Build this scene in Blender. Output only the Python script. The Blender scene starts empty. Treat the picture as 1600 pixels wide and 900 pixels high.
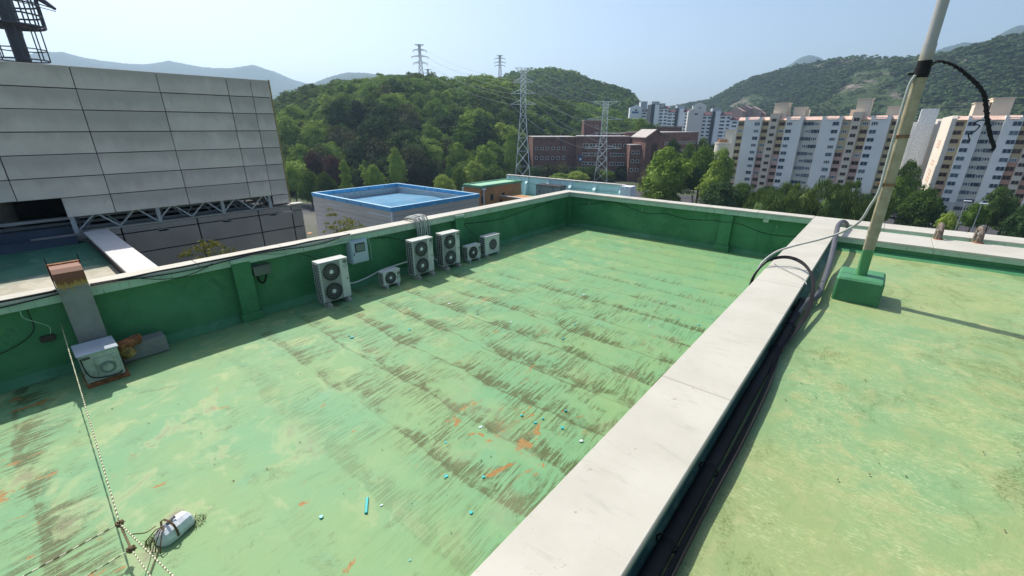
import bpy, math, random
import numpy as np
from mathutils import Vector, Matrix, noise as mnoise
R = math.radians
rnd = random.Random(7)
scene = bpy.context.scene
col = scene.collection

# ------------------------------------------------------------------ camera
CAMH, FPX, PITCH, YAW = 4.3, 671.57, 0.3580944, 0.703692
cam_d = bpy.data.cameras.new('camera')
cam = bpy.data.objects.new('camera', cam_d); col.objects.link(cam)
cam_d.sensor_width = 36.0; cam_d.lens = FPX / 1600 * 36.0
cam_d.clip_start = 0.05; cam_d.clip_end = 20000
cam.location = (0, 0, CAMH)
cam.rotation_euler = (math.pi / 2 - PITCH, 0, YAW)
scene.camera = cam

# ------------------------------------------------------------------ sky and sun
SUN = Vector((-.76, .16, 1.0)).normalized()
w = bpy.data.worlds.new('World'); scene.world = w; w.use_nodes = True
nt = w.node_tree; nt.nodes.clear()
sky = nt.nodes.new('ShaderNodeTexSky'); sky.sky_type = 'NISHITA'; sky.sun_disc = False
sky.sun_elevation = math.asin(SUN.z); sky.sun_rotation = math.atan2(SUN.x, SUN.y)
sky.air_density = 1.0; sky.dust_density = 2.4; sky.ozone_density = 1.7; sky.altitude = 60
bg = nt.nodes.new('ShaderNodeBackground'); bg.inputs[1].default_value = 0.15
wo = nt.nodes.new('ShaderNodeOutputWorld')
nt.links.new(sky.outputs[0], bg.inputs[0]); nt.links.new(bg.outputs[0], wo.inputs[0])
sd = bpy.data.lights.new('sun', 'SUN'); sd.energy = 5.0; sd.angle = R(.5); sd.color = (1.0, .955, .88)
so = bpy.data.objects.new('sun', sd); col.objects.link(so)
so.rotation_euler = SUN.to_track_quat('Z', 'Y').to_euler(); so.location = (-30, 10, 60)
scene.view_settings.view_transform = 'Standard'; scene.view_settings.look = 'None'
scene.view_settings.exposure = 0.20; scene.view_settings.gamma = 1.0
scene.cycles.max_bounces = 6; scene.cycles.diffuse_bounces = 3; scene.cycles.volume_bounces = 0
scene.cycles.use_denoising = True

# ------------------------------------------------------------------ helpers: points
cf = np.array([-math.sin(YAW)*math.cos(PITCH), math.cos(YAW)*math.cos(PITCH), -math.sin(PITCH)])
cr = np.array([math.cos(YAW), math.sin(YAW), 0]); cu = np.cross(cr, cf)
C0 = np.array([0, 0, CAMH])
def ray(x, y): return (x-800)/FPX*cr - (y-450)/FPX*cu + cf
def onz(x, y, z=0.): d = ray(x, y); return Vector(C0 + (z-CAMH)/d[2]*d)
def onx(x, y, X): d = ray(x, y); return Vector(C0 + X/d[0]*d)
def ony(x, y, Y): d = ray(x, y); return Vector(C0 + Y/d[1]*d)
def far(x, y, D): d = ray(x, y); return Vector(C0 + d*D/math.hypot(d[0], d[1]))
GZ = -24.0

# ------------------------------------------------------------------ helpers: objects
ORG = {}
def tag(o, label=None, cat=None, group=None, kind=None):
    if label: o['label'] = label
    if cat: o['category'] = cat
    if group: o['group'] = group
    if kind: o['kind'] = kind
    return o
def empty(name, loc, label, cat, group=None, rz=0.0):
    o = bpy.data.objects.new(name, None); col.objects.link(o); o.location = loc
    o.rotation_euler = (0, 0, rz); o.empty_display_size = .2
    ORG[o.name] = Vector(loc)
    return tag(o, label, cat, group)
class MB:
    """collects faces; build() links them as one mesh object"""
    def __init__(s): s.v = []; s.f = []; s.m = []; s.cur = 0
    def add(s, vs, fs):
        n = len(s.v); s.v += [tuple(v) for v in vs]; s.f += [tuple(i+n for i in f) for f in fs]; s.m += [s.cur]*len(fs); return s
    def box(s, x0, x1, y0, y1, z0, z1):
        return s.add([(x0,y0,z0),(x1,y0,z0),(x1,y1,z0),(x0,y1,z0),(x0,y0,z1),(x1,y0,z1),(x1,y1,z1),(x0,y1,z1)],
            [(0,3,2,1),(4,5,6,7),(0,1,5,4),(1,2,6,5),(2,3,7,6),(3,0,4,7)])
    def bbox(s, x0, x1, y0, y1, z0, z1, b=.01):
        """box with chamfered edges"""
        V = []; idx = {}
        for i, (x, sx) in enumerate(((x0,1),(x1,-1))):
            for j, (y, sy) in enumerate(((y0,1),(y1,-1))):
                for k, (z, sz) in enumerate(((z0,1),(z1,-1))):
                    for a in range(3):
                        p = [x+sx*b, y+sy*b, z+sz*b]
                        p[a] = (x, y, z)[a]
                        idx[i,j,k,a] = len(V); V.append(p)
        F = []
        for i in (0,1):
            q = [idx[i,0,0,0], idx[i,1,0,0], idx[i,1,1,0], idx[i,0,1,0]]; F.append(q if i else q[::-1])
            q = [idx[0,i,0,1], idx[0,i,1,1], idx[1,i,1,1], idx[1,i,0,1]]; F.append(q if i else q[::-1])
            q = [idx[0,0,i,2], idx[1,0,i,2], idx[1,1,i,2], idx[0,1,i,2]]; F.append(q if i else q[::-1])
        for a, b_, (p, q) in ((0,1,(0,1)),):
            pass
        for i in (0,1):
            for j in (0,1):
                F.append([idx[i,j,0,0], idx[i,j,1,0], idx[i,j,1,1], idx[i,j,0,1]])
                F.append([idx[i,0,j,0], idx[i,1,j,0], idx[i,1,j,2], idx[i,0,j,2]])
                F.append([idx[0,i,j,1], idx[1,i,j,1], idx[1,i,j,2], idx[0,i,j,2]])
                for k in (0,1): F.append([idx[i,j,k,0], idx[i,j,k,1], idx[i,j,k,2]])
        return s.add(V, F)
    def prism(s, pts, z0, z1):
        n = len(pts)
        return s.add([(x,y,z0) for x,y in pts]+[(x,y,z1) for x,y in pts],
            [tuple(range(n))[::-1], tuple(range(n, 2*n))]+[(i,(i+1)%n,(i+1)%n+n,i+n) for i in range(n)])
    def extr(s, prof, axis, a0, a1):
        """profile (u,v) extruded along axis 'x' (u=y,v=z) or 'y' (u=x,v=z)"""
        n = len(prof); f = (lambda t,u,v: (t,u,v)) if axis == 'x' else (lambda t,u,v: (u,t,v))
        return s.add([f(a0,u,v) for u,v in prof]+[f(a1,u,v) for u,v in prof],
            [tuple(range(n)), tuple(range(n, 2*n))[::-1]]+[(i+n,(i+1)%n+n,(i+1)%n,i) for i in range(n)])
    def cyl(s, p0, p1, r0, r1=None, n=10, cap=True):
        r1 = r0 if r1 is None else r1
        p0 = Vector(p0); p1 = Vector(p1); d = (p1-p0).normalized()
        a = d.orthogonal().normalized(); b = d.cross(a)
        V = []
        for p, r in ((p0, r0), (p1, r1)):
            for i in range(n):
                t = 2*math.pi*i/n; V.append(p + a*(r*math.cos(t)) + b*(r*math.sin(t)))
        F = [(i,(i+1)%n,(i+1)%n+n,i+n) for i in range(n)]
        if cap: F += [tuple(range(n))[::-1], tuple(range(n, 2*n))]
        return s.add(V, F)
    def bar(s, p0, p1, w):
        return s.cyl(p0, p1, w, w, 4)
    def tube(s, pts, r, n=8, rs=None):
        pts = [Vector(p) for p in pts]; V = []; prev = None
        for i, p in enumerate(pts):
            d = (pts[min(i+1, len(pts)-1)] - pts[max(i-1, 0)]).normalized()
            if prev is None: a = d.orthogonal().normalized()
            else: a = (prev - d*prev.dot(d)).normalized()
            prev = a; b = d.cross(a); rr = rs[i] if rs else r
            for k in range(n):
                t = 2*math.pi*k/n; V.append(p + a*(rr*math.cos(t)) + b*(rr*math.sin(t)))
        F = []
        for i in range(len(pts)-1):
            for k in range(n): F.append((i*n+k, i*n+(k+1)%n, (i+1)*n+(k+1)%n, (i+1)*n+k))
        F += [tuple(range(n))[::-1], tuple(range((len(pts)-1)*n, len(pts)*n))]
        return s.add(V, F)
    def disc(s, c, nrm, r, n=16, r_in=None):
        c = Vector(c); nrm = Vector(nrm).normalized(); a = nrm.orthogonal().normalized(); b = nrm.cross(a)
        P = lambda q: [c + a*(q*math.cos(2*math.pi*i/n)) + b*(q*math.sin(2*math.pi*i/n)) for i in range(n)]
        if r_in is None: return s.add(P(r), [tuple(range(n))])
        return s.add(P(r)+P(r_in), [(i,(i+1)%n,(i+1)%n+n,i+n) for i in range(n)])
    def build(s, name, mat, parent=None, smooth=False, world=True, link=True):
        me = bpy.data.meshes.new(name)
        v = s.v
        if parent is not None and world:
            o_ = ORG.get(parent.name, Vector((0,0,0))); v = [(a-o_.x, b-o_.y, c-o_.z) for a,b,c in v]
        me.from_pydata(v, [], s.f); 
        mats = mat if isinstance(mat, (list, tuple)) else [mat]
        for m_ in mats: me.materials.append(m_)
        if len(mats) > 1: me.polygons.foreach_set('material_index', s.m)
        if smooth: me.polygons.foreach_set('use_smooth', [True]*len(me.polygons))
        me.update()
        o = bpy.data.objects.new(name, me)
        if link: col.objects.link(o)
        if parent is not None:
            o.parent = parent; ORG[o.name] = ORG.get(parent.name, Vector((0,0,0)))
        return o
def spline(pts, n=8):
    """Catmull-Rom through points"""
    P = [Vector(p) for p in pts]; P = [P[0]*2-P[1]] + P + [P[-1]*2-P[-2]]; out = []
    for i in range(1, len(P)-2):
        for k in range(n):
            t = k/n; a, b, c, d = P[i-1:i+3]
            out.append(.5*((2*b) + (c-a)*t + (2*a-5*b+4*c-d)*t*t + (3*b-a-3*c+d)*t*t*t))
    out.append(P[-2]); return out
def one(name, mb, mat, label, cat, group=None, smooth=False, loc=None):
    """a thing that is one mesh, its origin at the base of its bounding box"""
    xs, ys, zs = zip(*mb.v); o_ = Vector(((min(xs)+max(xs))/2, (min(ys)+max(ys))/2, min(zs)))
    mb.v = [(a-o_.x, b-o_.y, c-o_.z) for a,b,c in mb.v]
    o = mb.build(name, mat, smooth=smooth); o.location = o_; ORG[o.name] = o_
    return tag(o, label, cat, group)
def copy_tree(o, parent=None):
    c = o.copy(); col.objects.link(c)
    if parent is not None: c.parent = parent
    for ch in list(o.children): copy_tree(ch, c)
    return c
def inst(data, name, parent, loc, rot=None, scale=None):
    o = bpy.data.objects.new(name, data); col.objects.link(o); o.parent = parent
    o.location = Vector(loc) - ORG.get(parent.name, Vector((0,0,0)))
    if rot: o.rotation_euler = rot
    if scale: o.scale = scale
    return o

# ------------------------------------------------------------------ helpers: materials
class NG:
    def __init__(s, name, rough=.7, metal=0.0, spec=.35):
        s.m = bpy.data.materials.new(name); s.m.use_nodes = True; s.t = s.m.node_tree
        s.b = s.t.nodes['Principled BSDF']; s.b.inputs['Roughness'].default_value = rough
        s.b.inputs['Metallic'].default_value = metal; s.b.inputs['Specular IOR Level'].default_value = spec
        s.tc = s.t.nodes.new('ShaderNodeTexCoord')
        g = s.t.nodes.new('ShaderNodeNewGeometry'); s.pos = g.outputs['Position']; s.geo = g
    def put(s, sock, v):
        if isinstance(v, bpy.types.NodeSocket): s.t.links.new(v, sock)
        elif v is not None:
            if hasattr(sock.default_value, '__len__') and not hasattr(v, '__len__'): v = (v, v, v, 1)[:len(sock.default_value)]
            elif hasattr(v, '__len__') and len(v) == 3 and len(sock.default_value) == 4: v = (*v, 1)
            sock.default_value = v
    def math(s, op, a, b=None, clamp=False):
        n = s.t.nodes.new('ShaderNodeMath'); n.operation = op; n.use_clamp = clamp
        s.put(n.inputs[0], a)
        if b is not None: s.put(n.inputs[1], b)
        return n.outputs[0]
    def mul(s, a, b): return s.math('MULTIPLY', a, b)
    def addn(s, a, b): return s.math('ADD', a, b)
    def mix(s, f, a, b):
        n = s.t.nodes.new('ShaderNodeMix'); n.data_type = 'RGBA'
        s.put(n.inputs['Factor'], f)
        s.put(n.inputs[6], a); s.put(n.inputs[7], b); return n.outputs[2]
    def vscale(s, v, sx, sy, sz):
        n = s.t.nodes.new('ShaderNodeMapping'); s.put(n.inputs[0], v); n.inputs['Scale'].default_value = (sx, sy, sz); return n.outputs[0]
    def noise(s, v=None, scale=1., detail=4., rough=.55, dist=0., loc=None):
        if loc:
            mp = s.t.nodes.new('ShaderNodeMapping'); s.put(mp.inputs[0], v or s.pos); mp.inputs['Location'].default_value = loc; v = mp.outputs[0]
        n = s.t.nodes.new('ShaderNodeTexNoise'); s.put(n.inputs['Vector'], v or s.pos)
        n.inputs['Scale'].default_value = scale; n.inputs['Detail'].default_value = detail
        n.inputs['Roughness'].default_value = rough; n.inputs['Distortion'].default_value = dist; return n.outputs['Fac']
    def step(s, v, lo, hi, a=0., b=1.):
        n = s.t.nodes.new('ShaderNodeMapRange'); n.interpolation_type = 'SMOOTHSTEP'; s.put(n.inputs[0], v)
        n.inputs[1].default_value = lo; n.inputs[2].default_value = hi; n.inputs[3].default_value = a; n.inputs[4].default_value = b
        return n.outputs[0]
    def xyz(s, v=None):
        n = s.t.nodes.new('ShaderNodeSeparateXYZ'); s.put(n.inputs[0], v or s.pos); return n.outputs
    def comb(s, x, y, z=0.):
        n = s.t.nodes.new('ShaderNodeCombineXYZ')
        for i, q in enumerate((x, y, z)): s.put(n.inputs[i], q)
        return n.outputs[0]
    def objrand(s): return s.t.nodes.new('ShaderNodeObjectInfo').outputs['Random']
    def out(s, c, rough=None): s.put(s.b.inputs['Base Color'], c); s.put(s.b.inputs['Roughness'], rough); return s.m
    def bump(s, h, strength=.3, dist=.02):
        n = s.t.nodes.new('ShaderNodeBump'); s.put(n.inputs['Height'], h); n.inputs['Strength'].default_value = strength
        n.inputs['Distance'].default_value = dist; s.t.links.new(n.outputs[0], s.b.inputs['Normal']); return s
MATS = {}
def M(name, c, rough=.7, metal=0., var=.18, scale=1.5, c2=None, amt=.5, bump=0., streak=False, spec=.35):
    """painted or bare surface with soft mottling, optional stains of a second colour"""
    if name in MATS: return MATS[name]
    g = NG(name, rough, metal, spec)
    n1 = g.noise(None, scale, 5, .6)
    dark = tuple(x*(1-var) for x in c); lite = tuple(min(1, x*(1+var*.7)) for x in c)
    colr = g.mix(g.step(n1, .3, .7), dark, lite)
    if c2:
        v = g.vscale(g.pos, 6, 6, .5) if streak else g.pos
        n2 = g.noise(v, scale*1.3, 6, .65, loc=(3.1, 7.7, 1.3))
        colr = g.mix(g.step(n2, .62-.3*amt, .78-.2*amt), colr, c2)
    if bump: g.bump(g.noise(None, scale*14, 4, .6), bump, .01)
    MATS[name] = g.out(colr); return MATS[name]

# roof membrane: worn green paint, lap lines, brushed moss streaks, rust
def floor_mat(name, upper=False):
    g = NG(name, .62, spec=.3)
    x, y, z = g.xyz()
    big = g.noise(None, .45, 5, .62, .3)
    mid = g.noise(None, 1.5, 6, .65, .5, loc=(9, 2, 0))
    fine = g.noise(None, 14, 5, .7)
    if upper:
        c = g.mix(g.step(big, .36, .62), (.175, .300, .135), (.235, .305, .122))
        c = g.mix(g.step(g.noise(None, 2.4, 9, .72, .7, loc=(9, 2, 0)), .46, .66, 0, .7), c, (.32, .335, .15))
        # brush marks: short crossed strokes
        st = g.noise(g.vscale(g.pos, 9, 40, 1), 1, 3, .6, 2.2)
        c = g.mix(g.mul(g.step(st, .5, .66), g.step(mid, .40, .56, 0, .8)), c, (.40, .45, .22))
        mo = g.noise(g.vscale(g.pos, 1.3, .8, 1), 1.3, 7, .75, .6, loc=(4, 1, 0))
        sp = g.noise(None, 45, 3, .8)
        c = g.mix(g.mul(g.step(mo, .51, .66), g.step(sp, .42, .60, .1, .8)), c, (.09, .135, .035))
        rs = g.noise(None, 2.2, 5, .6, loc=(1, 5, 2))
        c = g.mix(g.step(rs, .70, .80, 0, .6), c, (.40, .25, .10))
    else:
        c = g.mix(g.step(big, .34, .66), (.136, .300, .142), (.182, .305, .124))
        yel = g.step(x, -8.5, -5.0, 1, .22)
        c = g.mix(g.mul(g.step(mid, .50, .66, 0, .8), yel), c, (.30, .37, .165))
        teal = g.noise(None, .8, 4, .6, .8, loc=(5, 8, 3))
        c = g.mix(g.step(teal, .56, .72, 0, .5), c, (.130, .312, .172))
        # lap lines running across, about a metre apart, with moss hanging off them
        wob = g.noise(g.vscale(g.pos, .5, .35, 1), 1, 4, .6, loc=(2, 2, 0))
        q = g.addn(g.mul(y, 1/.92), g.mul(wob, .6))
        f = g.math('FRACT', q)
        line = g.mul(g.step(g.math('ABSOLUTE', g.math('SUBTRACT', f, .5)), .0, .026, 1, 0), g.step(y, 2.0, 5.0, .04, 1))
        zone = g.noise(g.comb(g.mul(x, .75), g.mul(q, 1.15), 0), 1, 4, .62, .3, loc=(0, 3.4, 0))
        # moss is thickest in the low middle of the roof, where water stands
        dx = g.mul(g.addn(x, 4.6), 1/4.6); dy = g.mul(g.addn(y, -5.0), 1/5.4)
        rad = g.math('SQRT', g.addn(g.mul(dx, dx), g.mul(dy, dy)))
        dens = g.step(rad, .1, 1.7, 1, .30); strk = g.step(y, 1.6, 3.6, .12, 1)
        nearstrip = g.step(y, -.25, -.05, 1, 0)          # worn strip along the foot of the roof
        dens = g.math('MAXIMUM', dens, g.mul(nearstrip, .95)); strk = g.math('MAXIMUM', strk, nearstrip)
        stv = g.comb(g.addn(g.mul(x, 20), g.mul(y, 1.6)), g.mul(y, 1.35), 0)
        st = g.noise(stv, 1, 6, .78, .25)
        grain = g.noise(None, 70, 3, .8)
        hang = g.step(f, .44, .50, 0, 1); hang2 = g.step(f, .55, .95, 1, .1)
        side = g.mul(hang, hang2)
        m1 = g.mul(g.step(g.mul(g.addn(st, g.mul(side, .07)), g.addn(g.mul(dens, .23), .84)), .515, .58), g.step(zone, .40, .54))
        m1 = g.mul(m1, g.mul(g.addn(g.mul(side, .55), .55), g.mul(strk, g.step(dens, .25, .75, .35, 1))))
        grp_ = g.noise(g.comb(g.addn(g.mul(x, 4.2), y), g.mul(y, 1.7), 0), 1, 3, .6, .3, loc=(5, 0, 2)); m1 = g.mul(m1, g.step(grp_, .36, .50, .30, 1.4))
        m1 = g.math('MINIMUM', g.mul(m1, g.step(grain, .36, .56, .45, 1.2)), 1)
        c = g.mix(g.mul(m1, .92), c, (.066, .074, .018))
        blot = g.noise(g.vscale(g.pos, 1.1, .75, 1), 2.2, 7, .78, .5, loc=(7, 1, 4))
        c = g.mix(g.mul(g.mul(g.step(blot, .575, .67), g.step(dens, .25, .8, .6, .8)), g.step(grain, .4, .6, .1, .7)), c, (.075, .105, .035))
        l2 = g.mul(line, g.step(g.noise(None, 2.2, 4, .7, loc=(1, 1, 1)), .40, .55, .25, .95))
        c = g.mix(g.mul(l2, .8), c, (.080, .100, .035))
        rs = g.noise(g.comb(g.mul(x, 3.2), g.mul(y, 1.5), 0), 1, 6, .68, .6, loc=(.4, 2.2, 5))
        ex = g.mul(g.addn(x, 3.7), .62); ey = g.mul(g.addn(y, -4.3), .8); er = g.math('SQRT', g.addn(g.mul(ex, ex), g.mul(ey, ey)))
        rz = g.math('MAXIMUM', g.step(er, .25, 1.35, 1, .12), g.mul(nearstrip, .8))
        rust = g.mul(g.step(g.addn(rs, g.mul(rz, .07)), .655, .70), g.mul(g.step(dens, .3, .6, 0, 1), .95))
        c = g.mix(rust, c, g.mix(g.step(grain, .4, .6), (.17, .085, .03), (.42, .20, .035)))
        pk = g.noise(None, 1.1, 5, .65, .4, loc=(3, 9, 6))
        pm = g.mul(g.step(y, 1.2, 2.6, 1, .25), g.step(x, -9.6, -8.8, 0, 1)); halo = g.step(pk, .54, .60, 0, .55)
        c = g.mix(g.mul(halo, pm), c, (.30, .36, .17)); c = g.mix(g.mul(g.mul(g.step(pk, .60, .68, 0, .75), pm), g.step(grain, .3, .6, .6, 1)), c, (.20, .155, .11))
        sm = g.noise(g.vscale(g.pos, 2.6, 1.2, 1), 1.2, 6, .75, .4, loc=(12, 3, 3)); c = g.mix(g.mul(g.mul(g.step(sm, .56, .68), pm), g.step(grain, .42, .58, .1, .9)), c, (.07, .10, .035))
        # parapet shade painted into the floor colour: darker green along its foot
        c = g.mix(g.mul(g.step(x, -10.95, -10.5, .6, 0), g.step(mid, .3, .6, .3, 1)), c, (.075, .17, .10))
        g.bump(g.addn(g.mul(line, .5), g.addn(g.mul(mid, .9), g.addn(g.mul(blot, .5), g.mul(fine, .12)))), .38, .03)
    if upper: g.bump(g.addn(g.addn(g.mul(mid, .8), g.mul(g.noise(None, 5, 6, .7, 1.0), .5)), g.mul(fine, .2)), .55, .03)
    c = g.mix(g.step(fine, .55, .8, 0, .2), c, (.30, .37, .22))
    return g.out(c)
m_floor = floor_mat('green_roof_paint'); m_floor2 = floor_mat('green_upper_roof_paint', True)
def wallgreen():
    g = NG('green_wall_paint', .55)
    n = g.noise(None, 1.1, 6, .65, .4); v = g.noise(g.vscale(g.pos, 5, 5, .6), 1, 5, .6)
    c = g.mix(g.step(n, .35, .65), (.045, .185, .075), (.07, .235, .10))
    c = g.mix(g.step(v, .58, .75, 0, .45), c, (.03, .14, .075))
    z = g.xyz()[2]
    c = g.mix(g.mul(g.step(n, .45, .7), g.step(z, .05, .3, .6, 0)), c, (.10, .25, .14))
    f2 = g.noise(g.vscale(g.pos, 1.2, 1.2, 1.6), 1.6, 7, .75, .8, loc=(2, 9, 1))
    c = g.mix(g.step(f2, .56, .68, 0, .5), c, (.075, .25, .135)); c = g.mix(g.step(f2, .44, .34, 0, .5), c, (.018, .10, .055))
    run = g.noise(g.vscale(g.pos, 9, 9, .5), 1, 5, .7, loc=(1, 3, 5))
    c = g.mix(g.mul(g.step(run, .56, .70), g.step(z, .7, 1.35, 0, .6)), c, (.10, .20, .13))
    g.bump(g.addn(n, g.mul(f2, .6)), .4, .02); return g.out(c)
m_wall = wallgreen()
def coping_mat():
    g = NG('cream_coping_paint', .6)
    n = g.noise(None, .9, 5, .6); sp = g.noise(None, 7, 6, .75, .6); tiny = g.noise(None, 30, 3, .8)
    c = g.mix(g.step(n, .35, .65), (.44, .415, .345), (.50, .475, .40))
    c = g.mix(g.mul(g.step(sp, .63, .68), g.step(tiny, .5, .62)), c, (.26, .14, .10))
    c = g.mix(g.step(g.noise(g.vscale(g.pos, 2, 9, 2), 1, 6, .7, .5), .54, .72, 0, .55), c, (.36, .34, .28))
    cr_k = g.noise(g.vscale(g.pos, 1, 1, 1), 2.3, 8, .8, 1.5, loc=(6, 1, 2))
    c = g.mix(g.mul(g.step(g.math('ABSOLUTE', g.math('SUBTRACT', cr_k, .5)), .0, .006, 1, 0), g.step(n, .5, .65, 0, .45)), c, (.25, .23, .2))
    c = g.mix(g.mul(g.step(g.noise(None, 55, 2, .5), .68, .74), g.step(mk := g.noise(None, 2.0, 3, .5, loc=(8, 8, 1)), .48, .6, 0, .7)), c, (.28, .24, .20))
    g.bump(g.noise(None, 5, 5, .6), .12, .01); return g.out(c)
m_coping = coping_mat()
m_fascia = M('celadon_fascia_paint', (.38, .52, .38), .6, var=.12, c2=(.16, .26, .17), amt=.25, scale=3, streak=True)
m_black = M('black_rubber', (.016, .016, .018), .7, var=.3, spec=.15)
m_cable = M('dark_cable', (.028, .028, .028), .6, spec=.2)
m_gcab = M('grey_cable', (.33, .35, .34), .5)
m_wht = M('white_ac_shell', (.58, .59, .54), .4, var=.07, c2=(.42, .42, .36), amt=.2, scale=5)
m_grille = M('dark_grille', (.075, .085, .08), .5)
m_fin = M('black_fins', (.018, .019, .019), .6)
m_hub = M('pale_hub', (.75, .76, .74), .4)
m_badge = M('dark_badge', (.06, .055, .05), .4)
m_conc = M('grey_concrete', (.36, .34, .29), .85, bump=.3, scale=4)
m_rust = M('rust', (.22, .085, .035), .85, var=.4, scale=9, c2=(.34, .17, .05), bump=.3)
def duct_mat():
    g = NG('galvanised_duct', .6, .0); n = g.noise(None, 3, 5, .6); z = g.xyz()[2]
    c = g.mix(g.step(n, .35, .65), (.20, .20, .18), (.25, .25, .225))
    st = g.noise(g.vscale(g.pos, 14, 14, 1.5), 1, 4, .7)
    lv = g.addn(z, g.mul(st, .35))
    c = g.mix(g.step(lv, 1.78, 1.86), c, (.40, .25, .06)); c = g.mix(g.step(lv, 1.85, 1.93), c, (.20, .075, .035))
    return g.out(c)
m_duct = duct_mat()
m_pvc = M('grey_purple_pvc', (.085, .085, .09), .45, var=.15)
m_white = M('white_plastic', (.66, .67, .70), .45, var=.06)

# ================================================================== THE BUILDING UNDER THE CAMERA
XL, YF, TOP, UP = -10.93, 16.93, 1.56, 1.2
# green roof sheet with a little unevenness
def sheet(name, x0, x1, y0, y1, z, mat, step=.25, amp=.012, lapstep=0.):
    nx = max(2, int((x1-x0)/step)+1); ny = max(2, int((y1-y0)/step)+1)
    xs = np.linspace(x0, x1, nx); ys = np.linspace(y0, y1, ny); mb = MB()
    mb.v = [(x, y, z + amp*mnoise.noise((x*.7, y*.9, 3.1)) + amp*.5*mnoise.noise((x*2.3, y*2.9, 8.1))) for y in ys for x in xs]
    mb.f = [(j*nx+i, j*nx+i+1, (j+1)*nx+i+1, (j+1)*nx+i) for j in range(ny-1) for i in range(nx-1)]; mb.m = [0]*len(mb.f)
    return mb.build(name, mat, smooth=True)
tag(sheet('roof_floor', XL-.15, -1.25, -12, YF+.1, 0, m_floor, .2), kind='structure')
tag(sheet('upper_roof_floor', -.95, 9, -6, 14.7, UP, m_floor2, .2, .02), kind='structure')
b = MB(); b.box(-11.25, 9, -12, 17.3, GZ-.5, -.25); b.box(-1.35, 9, -12, 17.3, -.24, .9)
m_office = M('office_render', (.42, .41, .38), .8)
o = one('office_building', b, m_office, 'tall office block whose green roof fills the foreground', 'building')

def coping_run(parent, axis, a0, a1, c0, c1, top, seg, fb, fas_in=True, fas_out=True, skew=0.006):
    """coping slabs along an axis, each a part, with recessed joints and a pale green fascia"""
    n = max(1, round((a1-a0)/seg)); L = (a1-a0)/n
    for i in range(n):
        s0 = a0+i*L+.004; s1 = a0+(i+1)*L-.004; dz = rnd.uniform(-.003, .003); dd = rnd.uniform(-skew, skew)
        m = MB()
        if axis == 'y': m.bbox(c0+dd, c1+dd, s0, s1, top-.055+dz, top+dz, .006)
        else: m.bbox(s0, s1, c0+dd, c1+dd, top-.055+dz, top+dz, .006)
        m.build('coping_slab', m_coping, parent)
        m = MB()
        if axis == 'y': m.box(c0+.012, c1-.012, s0-.001, s1+.001, fb, top-.058)
        else: m.box(s0-.001, s1+.001, c0+.012, c1-.012, fb, top-.058)
        m.build('fascia', m_fascia, parent)
# --- parapet beside the air conditioners
pl = empty('parapet_wall', (XL, 5, 0), 'green parapet wall with cream coping behind the row of air conditioners', 'wall')
m = MB(); m.extr([(XL, 1.36), (-11.20, 1.36), (-11.20, -.2), (XL+.14, -.2), (XL+.14, 0.01), (XL, .15)][::-1], 'y', -12, 17.2)
m.build('wall_body', m_wall, pl)
coping_run(pl, 'y', -12, YF-.22, -11.24, -10.76, TOP, 1.85, 1.36)
for i, yc in enumerate((-3.5, 3.13, 9.9)):
    m = MB(); m.bbox(XL-.05, -10.72, yc-.19, yc+.19, .1, 1.42, .01); m.build('pilaster', m_wall, pl)
    m = MB(); m.bbox(XL-.05, -10.66, yc-.24, yc+.24, -.02, .19, .012); m.build('pilaster_base', m_wall, pl)
    m = MB(); m.bbox(XL-.05, -10.70, yc-.2, yc+.2, 1.424, 1.515, .006); m.build('pilaster_cap', m_fascia, pl)
# --- far parapet
pf = empty('parapet_wall', (-6, YF, 0), 'green parapet wall across the far end of the lower roof', 'wall')
m = MB(); m.extr([(YF, 1.36), (17.18, 1.36), (17.18, -.2), (YF-.14, -.2), (YF-.14, 0.01), (YF, .15)], 'x', XL+.1, -1.36)
m.build('wall_body', m_wall, pf)
coping_run(pf, 'x', -11.24, -1.50, 16.72, 17.22, TOP, 1.6, 1.36)
m = MB(); m.bbox(-4.28, -3.86, YF-.16, YF+.05, .1, 1.358, .01); m.build('pilaster', m_wall, pf)
m = MB(); m.bbox(-4.33, -3.81, YF-.24, YF+.05, -.02, .22, .012); m.build('pilaster_base', m_wall, pf)
m = MB(); m.bbox(XL-.02, XL+.24, YF-.24, YF+.02, -.02, 1.358, .01); m.build('pilaster', m_wall, pf)
# --- divider between the two roofs
pd = empty('divider_wall', (-1.1, 6, 0), 'broad cream topped dividing wall running between the lower and upper roofs', 'wall')
m_divw = M('dark_green_wall_paint', (.05, .13, .10), .6, var=.3, c2=(.14, .24, .15), scale=2)
m = MB(); m.box(-1.44, -.78, -8, 16.3, -.2, TOP-.062); m.build('wall_body', m_wall, pd)
m = MB(); m.extr([(-.779, TOP-.07), (-.779, UP-.1), (-.60, UP-.1), (-.66, UP+.03), (-.745, UP+.10), (-.765, TOP-.07)], 'y', -8, 14.33); m.build('upstand', m_divw, pd)
for s0, s1 in ((-8, .4), (.4, 4.48), (4.48, 9.0), (9.0, 13.9), (13.9, 16.33)):
    m = MB(); dz = rnd.uniform(-.002, .002); m.bbox(-1.485, -.725, s0+.003, s1-.003, TOP-.055+dz, TOP+dz, .008); m.build('coping_slab', m_coping, pd)
m = MB(); m.box(-1.47, -.735, -8, 16.3, TOP-.12, TOP-.057); m.build('drip_edge', M('grey_green_edge', (.20, .26, .22)), pd)
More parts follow.
